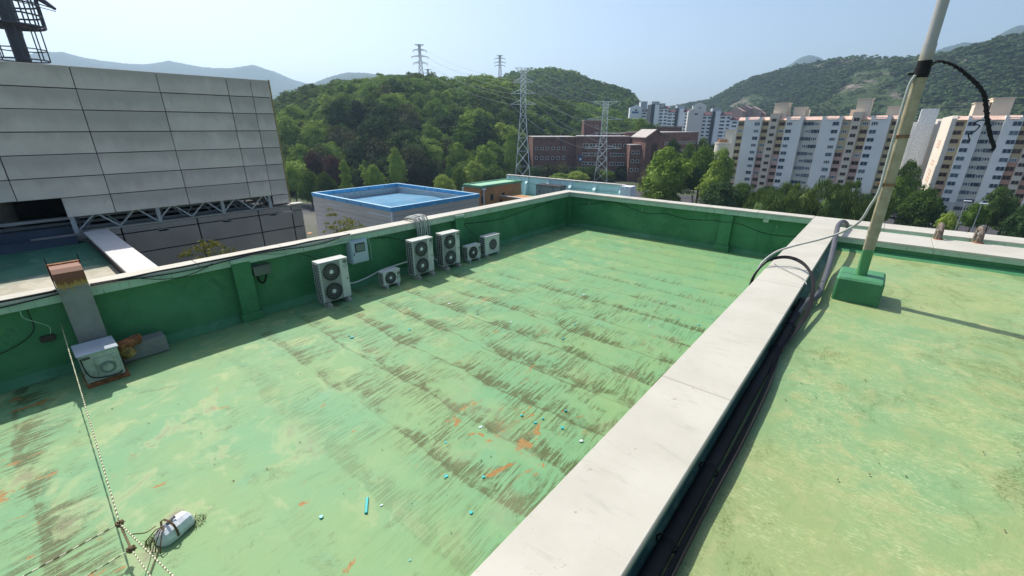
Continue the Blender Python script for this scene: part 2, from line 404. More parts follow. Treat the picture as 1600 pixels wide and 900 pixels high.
# --- double parapet at the far end of the upper roof
pu = empty('parapet_wall', (4, 14.5, UP), 'low double parapet with two cream copings at the end of the upper roof', 'wall')
m = MB(); m.extr([(14.42, 1.4), (15.6, 1.4), (15.6, 1.0), (14.2, 1.0), (14.2, UP+.0), (14.42, UP+.1)], 'x', -.776, 9); m.build('inner_wall', m_wall, pu)
coping_run(pu, 'x', -.715, 9.2, 14.34, 15.70, TOP, 2.05, 1.40)
m = MB(); m.box(-.9, 9, 15.6, 16.5, 1.0, 1.38); m.build('gutter', m_fascia, pu)
m = MB(); m.box(-1.3, 9, 16.4, 17.18, .3, 1.40); m.build('outer_wall', m_wall, pu)
coping_run(pu, 'x', -1.50, 9.2, 16.34, 17.22, TOP-.004, 1.7, 1.40)

# ================================================================== AIR CONDITIONERS
def letters(txt, size, mat, parent, loc, name='badge', rot=(math.pi/2, 0, 0)):
    cu_ = bpy.data.curves.new('t', 'FONT'); cu_.body = txt; cu_.size = size; cu_.extrude = .002; cu_.align_x = 'CENTER'; cu_.align_y = 'CENTER'; cu_.resolution_u = 2
    t = bpy.data.objects.new('t', cu_); col.objects.link(t)
    dg = bpy.context.evaluated_depsgraph_get(); me = bpy.data.meshes.new_from_object(t.evaluated_get(dg))
    bpy.data.objects.remove(t); bpy.data.curves.remove(cu_)
    me.materials.clear(); me.materials.append(mat)
    o = bpy.data.objects.new(name, me); col.objects.link(o); o.parent = parent; o.location = loc; o.rotation_euler = rot
    return o
def ac_unit(W, D, H, fans, label, loc, style=0, foot=.1):
    """origin at base centre of front; front faces -y, width along x"""
    t = empty('air_conditioner', loc, label, 'air conditioner', 'outdoor air conditioner units along the parapet', rz=math.pi/2)
    z0 = foot; x0, x1 = -W/2, W/2
    m = MB(); m.bbox(x0+.012, x1-.012, .012, D-.012, z0, z0+H-.022, .01); m.build('casing', m_wht, t, world=False)
    m = MB(); m.bbox(x0, x1, -.004, D, z0+H-.02, z0+H, .006); m.build('top_cover', m_wht, t, world=False)
    # coil fins showing through the end and the back, behind a wire guard
    m = MB(); m.box(x0+.004, x0+.0115, .03, D-.03, z0+.04, z0+H-.05); m.build('coil', m_fin, t, world=False)
    m = MB(); n = max(3, int(D/.085))
    for i in range(n+1):
        y = .03+(D-.06)*i/n; m.box(x0-.008, x0-.0005, y-.004, y+.004, z0+.04, z0+H-.05)
    n = max(4, int(H/.075))
    for i in range(n+1):
        z = z0+.04+(H-.09)*i/n; m.box(x0-.014, x0-.0085, .03, D-.03, z-.0045, z+.0045)
    m.build('side_guard', m_wht, t, world=False)
    fx = x0 + (W*.375 if fans == 2 else W*.40) + .0
    rad = min(W*.32, H/fans*.43)
    if style == 1: fx = x0+W*.52; rad = H*.29
    for k in range(fans):
        fz = z0 + H*(k+.5)/fans*(.97) + (.01)
        if fans == 2 and style == 0:
            m = MB(); q = rad*1.1
            m.bbox(fx-q, fx+q, -.012, .011, fz-q, fz+q, .004); m.build('fan_surround', M('ac_surround', (.30, .31, .28), .5), t, world=False)
            yb = -.013
        else: yb = .008
        m = MB(); m.cyl((fx, yb-.001, fz), (fx, yb-.010, fz), rad, rad, 28)
        fan = m.build('fan_opening', m_fin if style == 0 else M('brown_fan', (.10, .075, .085), .5), t, world=False)
        m = MB(); nb = 30 if fans == 2 else 22
        for i in range(nb):
            a = 2*math.pi*i/nb; a2 = a+.35
            m.bar((fx+rad*.24*math.cos(a), yb-.018, fz+rad*.24*math.sin(a)), (fx+rad*.99*math.cos(a2), yb-.016, fz+rad*.99*math.sin(a2)), .0034)
        for q in (.45, .68, .99):
            P = [(fx+rad*q*math.cos(2*math.pi*i/24), yb-.018, fz+rad*q*math.sin(2*math.pi*i/24)) for i in range(25)]
            m.tube(P, .0036, 4)
        m.build('fan_guard', M('guard_wire', (.22, .23, .21) if style == 0 else (.16, .12, .14), .4), fan, world=False)
        if style == 0:
            m = MB(); m.cyl((fx, yb-.014, fz), (fx, yb-.028, fz), rad*.24, rad*.20, 16); m.build('hub', m_hub, fan, world=False)
    if style == 0:
        bx = x1-W*.115; bz = z0+H-.10 if fans == 2 else z0+H-.13
        m = MB(); m.cyl((bx, .012, bz), (bx, .004, bz), .052, .052, 18)
        bd = m.build('logo_disc', m_badge, t, world=False)
        m = MB()   # a winking round face: eye, nose stroke and broken rim
        P = [(bx+.037*math.cos(a), .002, bz+.037*math.sin(a)) for a in [R(60+i*24) for i in range(13)]]; m.tube(P, .0028, 4)
        m.bar((bx+.002, .002, bz+.016), (bx+.002, .002, bz-.014), .0028); m.bar((bx+.002, .002, bz-.014), (bx+.014, .002, bz-.014), .0028)
        m.cyl((bx-.013, .003, bz+.011), (bx-.013, .001, bz+.011), .004, .004, 8)
        m.build('logo_face', m_hub, bd, world=False)
        letters('LG', .098, m_badge, t, (bx, .009, bz-.105), 'lettering')
        if fans == 2:
            m = MB(); m.box(bx-.05, bx+.03, .008, .0118, bz-.175, bz-.168); m.build('label_line', m_grille, t, world=False)
            m = MB(); m.box(x1-.10, x1-.045, .006, .0118, z0+H*.46, z0+H*.46+.022); m.build('handle_recess', m_badge, t, world=False)
    else:
        letters('LG', .035, m_grille, t, (x1-.09, .009, z0+H-.09), 'lettering')
    if fans == 2:
        for xx in (x0+.12, x1-.12):
            m = MB(); m.bbox(xx-.06, xx+.06, -.10, D+.08, -.02, foot-.03, .02); m.bbox(xx-.03, xx+.03, -.06, D+.04, foot-.032, foot+.002, .005)
            m.build('foot_block', m_conc, t, world=False)
    else:
        for xx in (x0+.1, x1-.1):
            m = MB(); m.bbox(xx-.025, xx+.025, -.03, D+.03, -.02, foot+.002, .008); m.build('foot', M('pale_foot', (.5, .5, .47)), t, world=False)
    return t
FX = -10.10
def ypos(p, z=.12): return onx(p[0], p[1], FX).y
ac = [
 (.78, .33, 1.06, 2, 'tall twin fan air conditioner standing apart, just beside the meter box', 4.97, 0, .12),
 (.58, .26, .41, 1, 'smallest air conditioner, low on the roof between two tall twin fan units', 6.63, 0, .08),
 (.78, .33, 1.06, 2, 'tall twin fan air conditioner just before the white pipes over the wall', 7.80, 0, .12),
 (.74, .33, 1.06, 2, 'tall twin fan air conditioner just past the white pipes over the wall', 8.93, 0, .12),
 (.64, .27, .48, 1, 'small single fan air conditioner beside the farther tall twin fan unit', 9.94, 0, .08),
 (.76, .28, .66, 1, 'white square air conditioner with a brownish round fan, farthest of the row', 10.85, 1, .08)]
for W, D, H, f, lab, yc, st, ft in ac: ac_unit(W, D, H, f, lab, (FX, yc, 0), st, ft)

# ------------------------------------------------------------------ boxes and ducts on the parapet
mt = empty('meter_box', (-10.75, 6.06, .75), 'pale blue grey electric meter box with dark window hung on the green wall', 'meter box')
m_blu = M('pale_blue_enclosure', (.42, .50, .54), .4, var=.08)
m = MB(); m.bbox(-10.93, -10.70, 5.80, 6.33, .74, 1.39, .012); m.build('housing', m_blu, mt)
m = MB(); m.bbox(-10.698, -10.672, 5.82, 6.31, .76, 1.37, .01); dr = m.build('door', m_blu, mt)
m = MB(); m.bbox(-10.671, -10.655, 5.92, 6.22, 1.06, 1.31, .008); wn = m.build('window_gasket', m_black, mt)
m = MB(); m.box(-10.654, -10.650, 5.945, 6.195, 1.085, 1.285); m.build('pane', M('meter_pane', (.16, .19, .17), .15), wn)
m = MB(); m.bbox(-10.671, -10.655, 5.86, 5.88, .98, 1.06, .004); m.build('latch', m_badge, mt)
m = MB(); m.tube(spline([(-10.78, 6.42, 1.36), (-10.8, 6.47, 1.1), (-10.8, 6.47, .72)]), .012, 6); m.build('cable', m_gcab, mt)
jb = empty('junction_box', (-10.8, 3.56, 1.0), 'drab grey metal junction box on the wall beside the capped pilaster', 'junction box')
m = MB(); m.bbox(-10.93, -10.74, 3.36, 3.74, 1.02, 1.22, .01); m.build('case', M('drab_grey', (.14, .155, .13), .6), jb)
m = MB(); m.bbox(-10.94, -10.71, 3.34, 3.76, 1.222, 1.245, .006); m.build('lid', M('drab_grey', (.14, .155, .13)), jb)
m = MB(); m.tube(spline([(-10.85, 3.44, 1.02), (-10.80, 3.46, .86), (-10.80, 3.56, .83), (-10.84, 3.66, 1.02)]), .022, 8); m.build('cable_loop', m_black, jb, smooth=True)
# vertical duct over the parapet
vd = empty('exhaust_duct', (-10.75, .42, .3), 'square grey duct with rusted elbow climbing over the parapet', 'duct')
m = MB(); m.extr([(-10.86, .40), (-10.60, .40), (-10.60, 1.60), (-10.86, 1.60)], 'y', .22, .62); m.build('riser', m_duct, vd)
m = MB(); m.box(-10.875, -10.585, .205, .635, 1.585, 1.615); m.build('flange', m_duct, vd)
pts = [(-10.86, 1.612), (-10.60, 1.612), (-10.60, 1.80), (-10.64, 1.90), (-10.74, 1.965), (-10.90, 1.98), (-11.02, 1.98), (-11.02, 1.74), (-10.90, 1.72), (-10.87, 1.68)]
m = MB(); m.extr(pts, 'y', .22, .62); m.build('elbow', m_duct, vd)
m = MB(); m.box(-11.10, -11.00, .20, .64, 1.70, 2.0); m.build('outlet_hood', m_rust, vd)
for y_ in (.21, .63):
    m = MB(); m.tube([(-10.97, y_, 2.14), (-10.96, y_, 1.95), (-10.95, y_, 1.57)], .008, 5); m.build('tie_wire', m_black, vd)
# blower
bl = empty('blower', (-10.15, .38, 0), 'weathered pale green blower cabinet with a round inlet, under the rusted duct', 'blower')
m_bl = M('pale_green_cabinet', (.36, .41, .35), .5, var=.2, c2=(.18, .20, .16), scale=4)
m = MB(); m.bbox(-10.45, -9.86, .12, .64, .07, .60, .012); m.build('cabinet', m_bl, bl)
m = MB(); m.bbox(-10.47, -9.84, .10, .66, .602, .625, .008); m.build('lid', M('blue_white_lid', (.42, .47, .50), .35), bl)
m = MB(); m.bbox(-9.858, -9.84, .30, .60, .14, .50, .006); pn = m.build('inlet_panel', m_bl, bl)
m = MB(); m.cyl((-9.842, .44, .29), (-9.825, .44, .29), .115, .115, 20); m.build('inlet', M('inlet_green', (.14, .19, .16)), pn)
m = MB(); m.cyl((-9.826, .44, .29), (-9.815, .44, .29), .07, .065, 18); m.build('inlet_disc', m_bl, pn)
m = MB(); m.tube(spline([(-9.83, .14, .56), (-9.82, .15, .35), (-9.81, .2, .2), (-9.81, .36, .13), (-9.81, .55, .12), (-9.82, .6, .16)]), .010, 6); m.build('power_cord', m_black, bl)
m = MB(); m.box(-10.46, -9.82, .10, .68, .0, .068); m.build('base_frame', m_rust, bl)
m = MB(); m.box(-9.862, -9.838, .16, .26, .525, .56); m.build('name_plate', m_badge, bl)
ed = empty('duct_elbow', (-10.35, .85, 0), 'rusty round duct stub with grey square duct lying at the wall foot', 'duct')
m = MB(); m.cyl((-10.22, .66, .44), (-10.40, .98, .44), .10, .10, 16); m.cyl((-10.40, .98, .44), (-10.41, 1.0, .43), .105, .105, 16); m.build('round_stub', m_rust, ed, smooth=True)
m = MB(); m.cyl((-10.26, .72, .42), (-10.30, .80, .22), .10, .13, 12); m.build('spout', M('rust_yellow', (.30, .20, .06), .8, var=.4, scale=8, c2=(.12, .06, .03)), ed)
m = MB(); m.bbox(-10.78, -10.42, .70, 1.42, .02, .34, .01); m.build('lying_duct', m_duct, ed)

# ------------------------------------------------------------------ cables on the parapet
def cable(name, pts, r, mat, label, cat='cable', group=None, n=10, sides=6):
    m = MB(); m.tube(spline(pts, n), r, sides); return one(name, m, mat, label, cat, group, True)
X1 = -10.74
P = []
yy = -3.0
while yy < 6.0:
    P.append((-10.765+rnd.uniform(-.035, .012), yy, 1.575+rnd.uniform(-.012, .012))); yy += rnd.uniform(.35, .6)
cable('cable', P, .021, m_cable, 'thick black cable bundle strapped along the inner edge of the coping')
P = [(-10.735, y_, 1.52+.035*math.sin(y_*2.3)+rnd.uniform(-.01, .01)) for y_ in np.arange(-3, 6, .45)]
cable('cable', P, .011, m_cable, 'thin black cable running just under the strapped cable bundle')
cable('cable', [(-10.72, 1.35, 1.52), (-10.72, 1.7, 1.41), (-10.72, 2.05, 1.38), (-10.72, 2.4, 1.45), (-10.73, 2.6, 1.53)], .008, m_cable, 'black cable sagging below the coping between the duct and the pilaster')
cable('cable', [(-10.75, 3.4, 1.55), (-10.75, 3.9, 1.45), (-10.8, 4.35, 1.40), (-10.78, 5.0, 1.36), (-10.74, 5.6, 1.44), (-10.74, 5.95, 1.42)], .006, m_gcab, 'thin pale wire drooping from the coping to the meter box')
cable('cable', [(-10.86, 4.35, 1.42), (-10.7, 4.55, 1.30), (-10.45, 4.75, 1.20)], .008, m_cable, 'black cable dropping from the coping to the nearest tall air conditioner')
cable('cable', [(-10.80, 6.3, 1.42), (-10.84, 6.7, 1.30), (-10.84, 7.2, 1.22), (-10.6, 7.5, 1.10)], .011, m_cable, 'black cable from the meter box to the second tall air conditioner')
cable('cable', [(-10.8, 5.3, .62), (-10.5, 5.5, .33), (-10.45, 6.0, .35), (-10.45, 6.5, .45), (-10.4, 7.0, .50), (-10.4, 7.4, .52)], .022, M('white_lagging', (.5, .52, .48), .7), 'white lagged pipe joining the tall air conditioners behind the smallest one', 'pipe')
cable('cable', [(-10.87, 10.2, 1.15), (-10.84, 10.6, .75), (-10.80, 10.75, .6)], .008, m_cable, 'dark cable dropping behind the farthest white air conditioner')
cable('cable', [(-10.87, 10.2, 1.15), (-10.885, 11.2, 1.05), (-10.885, 12.3, 1.02), (-10.885, 13.4, 1.10), (-10.885, 14.6, 1.20), (-10.885, 15.6, 1.24)], .009, m_cable, 'dark cable strung along the green wall beyond the air conditioners')
cable('cable', [(-10.885, 9.2, 1.05), (-10.7, 9.5, .92), (-10.6, 9.75, .75), (-10.5, 9.9, .6)], .008, m_cable, 'dark cable sagging from the pilaster to the small single fan unit')
cable('cable', [(-10.88, -2.3, .62), (-10.85, -1.5, .74), (-10.87, -.9, .66), (-10.87, -.55, .72), (-10.87, -.25, .93), (-10.86, -.22, 1.3), (-10.76, -.2, 1.53)], .008, m_cable, 'black wire hanging from the coping to the dark junction on the wall')
m = MB(); m.tube([(-10.885, -.9+.17*math.cos(a), .73+.12*math.sin(a)) for a in [i*math.pi/14 for i in range(29)]], .010, 6)
one('cable_coil', m, m_cable, 'black ring of wire hung on the green wall near the rope end', 'cable')
cable('cable', [(-10.74, -.28, 1.50), (-10.76, -.30, 1.25), (-10.80, -.18, 1.1), (-10.84, -.05, .95), (-10.85, -.07, .82)], .006, M('pale_green_wire', (.35, .48, .36)), 'pale green wire dangling on the wall near the rope end')
m = MB(); m.bbox(-10.925, -10.84, -.22, -.03, .68, .78, .01); one('wall_fitting', m, M('dark_brown_fitting', (.06, .045, .035)), 'small dark brown fitting on the wall where loose wires meet', 'fitting')
# white pipes over the wall
for i in range(7):
    y0 = 8.02+i*.075+rnd.uniform(-.01, .02); dz = rnd.uniform(0, .05); dy = rnd.uniform(-.12, .12)
    P = [(-11.38, y0+.05, 1.0), (-11.3, y0+.03, 1.5), (-11.18, y0, 1.63+dz), (-10.95, y0, 1.66+dz), (-10.74, y0+.02, 1.60+dz), (-10.68, y0+.04, 1.35), (-10.70, y0+.06+dy*.5, .85), (-10.66, y0+.08+dy, .35), (-10.5, y0+.1+dy*1.5, .22)]
    m = MB(); m.tube(spline(P, 7), .021, 7)
    one('lagged_pipe', m, M('white_lagging', (.5, .52, .48), .7) if i % 3 else m_gcab, 'lagged refrigerant pipe in the bundle slung over the parapet between tall air conditioners', 'pipe', 'white lagged pipes over the parapet', True)
# cable and hooks on the far wall
YW = YF-.015
cable('cable', [(-10.4, YW, 1.02), (-9.6, YW, 1.12), (-8.9, YW, 1.31), (-8.2, YW, 1.22), (-7.2, YW, 1.0), (-6.4, YW, 1.08), (-5.9, YW, 1.02), (-5.4, YW, .98), (-4.5, YW, 1.06), (-4.3, YW-.17, 1.07), (-3.85, YW-.17, 1.09), (-3.5, YW, 1.02), (-2.9, YW, .85), (-2.4, YW, .82), (-1.6, YW, .88)], .009, m_cable, 'dark cable looping along the far green parapet wall')
hk = M('pale_hook', (.45, .52, .45))
for i, (px, py) in enumerate([(921, 317), (1003, 329), (1048, 330), (1086, 332), (1100, 341), (1110, 336), (1214, 354)]):
    c = ony(px, py, YW); m = MB(); m.tube([(c.x, YW-.002, c.z+.05), (c.x, YW-.03, c.z+.02), (c.x+.01, YW-.04, c.z-.03), (c.x, YW-.01, c.z-.045)], .009, 5)
    one('cable_hook', m, hk, 'small pale hook holding the cable on the far parapet', 'hook', 'hooks on the far parapet')
c = ony(1197, 345, YW); m = MB(); m.prism([(c.x-.09, YW-.012), (c.x+.08, YW-.016), (c.x+.08, YW-.004), (c.x-.09, YW-.004)], c.z-.05, c.z+.05); m.box(c.x+.05, c.x+.08, YW-.02, YW-.005, c.z+.05, c.z+.09)
one('paper_scrap', m, M('white_tag', (.6, .62, .6)), 'torn white tag stuck on the far green wall', 'tag')

# ================================================================== POLE AND CABLES OF THE UPPER ROOF
m_pole = M('yellowed_pole_paint', (.36, .33, .19), .6, var=.2, scale=3, c2=(.42, .42, .40), amt=.35)
def pole_mat():
    g = NG('pole_paint', .55); z = g.xyz()[2]; n = g.noise(None, 6, 5, .6)
    c = g.mix(g.step(n, .35, .65), (.30, .265, .17), (.39, .345, .235))
    c = g.mix(g.step(g.addn(z, g.mul(n, .3)), 5.3, 5.7), c, (.37, .36, .35))
    c = g.mix(g.step(g.addn(z, g.mul(n, .12)), 2.20, 2.22, 1, 0), c, (.09, .28, .10)); return g.out(c)
m_pole = pole_mat()
PX, PY = .05, 10.30
po = empty('antenna_pole', (PX, PY, UP), 'tall yellowed mast rising from the green block, bound with black tape', 'pole')
m = MB(); m.cyl((PX, PY, 1.6), (PX, PY, 5.55), .088, .088, 24, False); m.cyl((PX, PY, 5.55), (PX, PY, 8.6), .078, .074, 24, False); m.build('mast', m_pole, po, smooth=True)
for z_, r_, h_ in ((2.50, .094, .03),): m = MB(); m.cyl((PX, PY, z_-h_), (PX, PY, z_+h_), r_, r_, 24); m.build('collar', m_pole, po)
for z_ in (3.33, 4.14):
    m = MB(); P = [(PX+.097*math.cos(a), PY+.097*math.sin(a), z_) for a in [i*math.pi/12 for i in range(25)]]
    m.tube(P, .009, 5); m.tube([(x, y, z+.03) for x, y, z in P], .006, 5); m.bbox(PX-.15, PX-.10, PY-.03, PY+.02, z_-.01, z_+.04, .004); m.build('clamp', m_rust, po)
m = MB(); m.cyl((PX, PY, 5.06), (PX, PY, 5.31), .098, .094, 20); m.cyl((PX, PY, 5.09), (PX, PY, 5.22), .104, .103, 20); m.bbox(PX-.17, PX-.10, PY-.05, PY+.01, 5.10, 5.14, .006)
m.build('tape_wrap', m_black, po)
fb_ = MB(); fb_.bbox(-.29, .42, 9.84, 10.72, UP-.1, 1.66, .035)
one('pole_base_block', fb_, m_wall, 'green painted concrete block that the mast stands in', 'block')
m_floorblk = m_floor2
# spiral wrapped black cable arching off the mast
pts = [(PX+.08, PY-.06, 5.22)] + [tuple(ony(x, y, 10.1)) for x, y in [(1463, 96), (1480, 98), (1497, 106), (1512, 118), (1526, 131), (1537, 146), (1540, 160), (1542, 180), (1545, 200), (1549, 218), (1553, 229), (1549, 236)]]
sp_ = spline(pts, 10); n_ = len(sp_)
wc = empty('wrapped_cable', sp_[0], 'black cable wrapped in spiral sleeve arching away from the mast', 'cable')
m = MB(); m.tube(sp_, .016, 8, rs=[.012+.014*min(1, i/(n_*.4)) for i in range(n_)]); m.build('core', m_black, wc, smooth=True)
H_ = []; sp2 = spline(pts, 36); 
for i, p in enumerate(sp2[:int(len(sp2)*.80)]):
    d = (sp2[min(i+1, len(sp2)-1)]-sp2[max(i-1, 0)]).normalized(); a = Vector((0, 1, 0)); bb = d.cross(a).normalized(); t = i*.36; rr = .014+.012*min(1, i/150)
    H_.append(p + a*(rr*math.cos(t)) + bb*(rr*math.sin(t)))
m = MB(); m.tube(H_, .010, 5); m.build('spiral_sleeve', m_black, wc, smooth=True)
q = ony(1541, 188, 10.08)
m = MB(); m.tube(spline([q+Vector((0, 0, 0)), q+Vector((-.07, 0, .0)), q+Vector((-.12, 0, -.05)), q+Vector((-.05, 0, -.08)), q+Vector((-.09, 0, -.17)), q+Vector((-.14, 0, -.2)), q+Vector((-.10, 0, -.30))], 8), .009, 5); m.build('loose_end', m_black, wc)
# corrugated grey conduit hugging the mast then swooping to the divider
cp = [(PX-.10, PY-.08, 5.10), (PX-.14, PY-.08, 4.9), (PX-.14, PY-.08, 4.2), (PX-.13, PY-.08, 3.6), (PX-.13, PY-.08, 3.2), (PX-.16, PY-.06, 2.95), (-.19, 10.26, 2.66), (-.40, 10.3, 2.42), (-.70, 10.3, 2.23), (-1.12, 10.3, 2.02), (-1.38, 10.25, 1.87), (-1.53, 10.15, 1.72), (-1.60, 10.0, 1.60), (-1.63, 9.9, 1.45)]
cp = [(x+.03 if z > 3 else x, y, z) for x, y, z in cp]; cs = spline(cp, 26)
m = MB(); m.tube(cs, .028, 8, rs=[.0235 if i % 2 else .0195 for i in range(len(cs))])
one('flexible_conduit', m, M('pale_conduit', (.40, .41, .38), .5), 'corrugated grey conduit swooping from the mast down to the dividing wall', 'conduit', None, True)
# black cables looped over the dividing wall and laid along it
def along(off, z, y0, y1, wig=.02, n=9):
    return [(off+rnd.uniform(-wig, wig), y0+(y1-y0)*i/n, z+rnd.uniform(-.008, .008)) for i in range(n+1)]
loops = []
for i in range(3):
    o_ = i*.018; j = rnd.uniform(-.01, .01)
    P = [(-1.60-o_, 9.45, .5), (-1.62-o_, 9.5, 1.0), (-1.61-o_*.7, 9.62+j, 1.42), (-1.52, 9.95+o_, 1.64+o_*.6), (-1.38, 10.25+o_, 1.70+o_), (-1.14, 10.32+o_, 1.73+o_), (-.86, 10.0+o_, 1.72+o_), (-.66+o_, 9.55+j, 1.64), (-.57+o_, 9.1, 1.50), (-.53+o_*1.2, 8.6, 1.40), (-.53+o_*1.2, 8.1, 1.34)]
    P += [(-.58+o_, 7.2, 1.30+o_*.3), (-.61+o_*.8, 6.5, 1.33), (-.57+o_*1.5+j, 5.5, 1.29), (-.56+o_*1.5, 4.2, 1.28), (-.57+o_*1.3+j, 3.0, 1.28), (-.56+o_*1.2, 1.5, 1.28), (-.56+o_, -1, 1.28)]
    m = MB(); m.tube(spline(P, 8), .013, 7)
    one('black_cable', m, m_black, 'black cable looped over the dividing wall and laid along its foot', 'cable', 'black cables along the dividing wall', True)
cable('thin_wire', [(-1.40, 10.2, 1.60), (-1.1, 9.9, 1.585), (-.8, 9.55, 1.59), (-.68, 9.3, 1.55)], .009, m_gcab, 'thin grey wire lying across the coping under the black cable loop')
pp = empty('sleeved_pipe', (-.62, 5, UP), 'thick black sleeved pipe strapped along the foot of the dividing wall', 'pipe')
m = MB(); m.tube(spline([(-.66, 8.9, 1.36), (-.65, 8.3, 1.33), (-.65, 7, 1.30), (-.66, 5, 1.29), (-.65, 3, 1.29), (-.66, 0, 1.29), (-.66, -3, 1.29)], 6), .062, 14); m.build('sleeve', m_black, pp, smooth=True)
for y_ in (8.5, 7.6, 6.6, 3.6, 2.6):
    m = MB(); P = [(-.65+.08*math.cos(a), y_, 1.31+.075*math.sin(a)) for a in [i*math.pi/9 for i in range(19)]]; m.tube(P, .008, 5); m.build('strap', m_black, pp)
cable('grey_pipe', [(-.63, 8.2, 1.33), (-.60, 8.9, 1.34), onz(1278, 462, 1.35), onz(1286, 442, 1.36), onz(1295, 415, 1.43), onz(1302, 388, 1.60), onz(1306, 368, 1.74), onz(1310, 352, 1.82), onz(1317, 346, 1.80), onz(1323, 350, 1.68), onz(1323, 358, 1.45)], .055, m_pvc, 'violet grey plastic pipe curving over the inner parapet beside the dividing wall', 'pipe', sides=14)
for i, (px, py) in enumerate([(1466, 373), (1529, 379)]):
    c = onz(px, py, 1.57)
    br = empty('rusted_bracket', c, ('stubby rusted arch bracket on the inner coping, closer to the mast' if i == 0 else 'stubby rusted arch bracket on the inner coping, farther from the mast'), 'bracket', 'rusted brackets on the coping')
    P = [(c.x, c.y, 1.565), (c.x, c.y+.02, 1.77), (c.x, c.y+.12, 1.86), (c.x, c.y+.42, 1.87), (c.x, c.y+.52, 1.80), (c.x, c.y+.54, 1.40)]
    m = MB(); m.tube(P, .055, 6, rs=[.07, .06, .06, .06, .06, .07]); m.build('arch', M('rusted_grey', (.16, .12, .09), .8, var=.4, scale=12, c2=(.25, .22, .18)), br)
    m = MB(); m.cyl((c.x, c.y, 1.561), (c.x, c.y, 1.575), .11, .10, 10); m.build('foot_plate', m_rust, br)
    m = MB(); m.cyl((c.x-.045, c.y-.03, 1.80), (c.x-.075, c.y-.05, 1.80), .025, .025, 8); m.build('bolt', m_conc, br)

# ================================================================== ROPES, WEIGHT AND SCRAPS
def rope_mat():
    g = NG('striped_rope', .8)
    x, y, z = g.xyz(); s_ = g.addn(g.addn(g.mul(x, 1.0), g.mul(y, .8)), g.mul(z, .6))
    f = g.math('FRACT', g.mul(s_, 16)); c = g.mix(g.step(f, .45, .55), (.62, .60, .42), (.10, .11, .05)); return g.out(c)
m_rope = rope_mat(); m_rope2 = M('pale_rope', (.52, .50, .40), .8)
K1 = onz(187, 818, .38); K2 = onz(205, 858, .36)
def rope(pts, label, r=.008, mat=None):
    m = MB(); S = spline(pts, 30); m.tube(S, r, 6, rs=[r*(1+.18*math.sin(i*1.1)) for i in range(len(S))])
    return one('rope', m, mat or m_rope, label, 'rope', 'ropes crossing the roof corner', True)
E1 = onz(275, 905, .50)
A_ = Vector((-10.9, .10, .94))
def sag(a, b, s): return [a.lerp(b, t)+Vector((0, 0, -s*4*t*(1-t))) for t in (0, .25, .5, .75, 1)]
rope(sag(A_, K1, .02), 'long taut rope strung from the green wall to the upper knot', .0075)
rope([K1, K1.lerp(E1, .5), E1, E1+(E1-K1)*1.5], 'striped rope leaving the upper knot past the white weight')
E2 = onz(10, 915, .40); rope([K1, K1.lerp(E2, .5), E2, E2+(E2-K1)*.6], 'striped rope leaving the upper knot across the pale corner')
E3 = onz(110, 915, .36); rope([K2, K2.lerp(E3, .5), E3, E3+(E3-K2)*.6], 'striped rope leaving the lower knot across the pale corner', .0065)
E4 = onz(238, 905, .40); rope([K2, K2.lerp(E4, .5), E4, E4+(E4-K2)*1.0], 'thin striped rope falling away from the lower knot', .0065)
rope([K1, K1.lerp(K2, .5)+Vector((0, 0, -.02)), K2], 'short dark cord joining the two knots', .010, M('dark_cord', (.14, .10, .05)))
for K, lb in ((K1, 'bushy frayed brown knot where the long ropes meet'), (K2, 'second frayed brown knot nearer the roof corner')):
    m = MB()
    for k in range(16):
        d = Vector((rnd.gauss(0, 1), rnd.gauss(0, 1), rnd.gauss(0, 1))).normalized(); e = d.orthogonal().normalized()
        m.tube([K, K+d*.022+e*.010, K+d*.042+e*rnd.uniform(-.03, .03)], .006, 4, rs=[.010, .007, .003])
    P = [K+Vector((.028*math.cos(i*.7), .028*math.sin(i*.7), .02*math.sin(i*1.3))) for i in range(24)]; m.tube(P, .010, 5)
    one('rope_knot', m, M('brown_fibre', (.15, .10, .05), .9, var=.4, scale=30), lb, 'knot', 'knots in the ropes', True)
wt = empty('rope_weight', onz(270, 835, 0), 'white bagged oblong weight lying on the roof, bound with cord', 'weight')
def blob(c, ax, L, W_, H_, n=16, k=10):
    """rounded faceted loaf along ax"""
    c = Vector(c); ax = Vector(ax).normalized(); sd_ = Vector((-ax.y, ax.x, 0)); m = MB(); rows = []
    prof = [(-1, .30, .45), (-.93, .62, .72), (-.72, .90, .95), (-.35, 1, 1), (.05, 1, 1), (.10, .97, .96), (.45, 1.0, 1.0), (.78, .92, .93), (.95, .66, .70), (1, .35, .45)]
    for t, w_, h_ in prof:
        rows.append([c+ax*(t*L/2)+sd_*(W_/2*w_*s)+Vector((0, 0, z)) for s, z in ((-.92, 0), (-1, H_*.38*h_), (-.78, H_*.80*h_), (-.3, H_*1.0*h_), (.34, H_*.98*h_), (.80, H_*.74*h_), (1, H_*.34*h_), (.92, 0))])
    V = [p for r in rows for p in r]; q = 8; F = []
    for i in range(len(rows)-1):
        for j in range(q-1): F.append((i*q+j, (i+1)*q+j, (i+1)*q+j+1, i*q+j+1))
    F += [tuple(range(q)), tuple(range((len(rows)-1)*q, len(rows)*q))[::-1]]
    m.add(V, F); return m
a_, b_ = onz(249, 848, .05), onz(296, 808, .05)
WC = (a_+b_)/2; WA = b_-a_
m = blob((WC.x, WC.y, 0.01), (WA.x, WA.y, 0), WA.length*1.06, .23, .17); wb_ = m.build('bag', m_white, wt)
wd = Vector((WA.x, WA.y, 0)).normalized(); ws = Vector((-wd.y, wd.x, 0))
top_ = Vector((WC.x, WC.y, .195)) - wd*.08
m = MB()
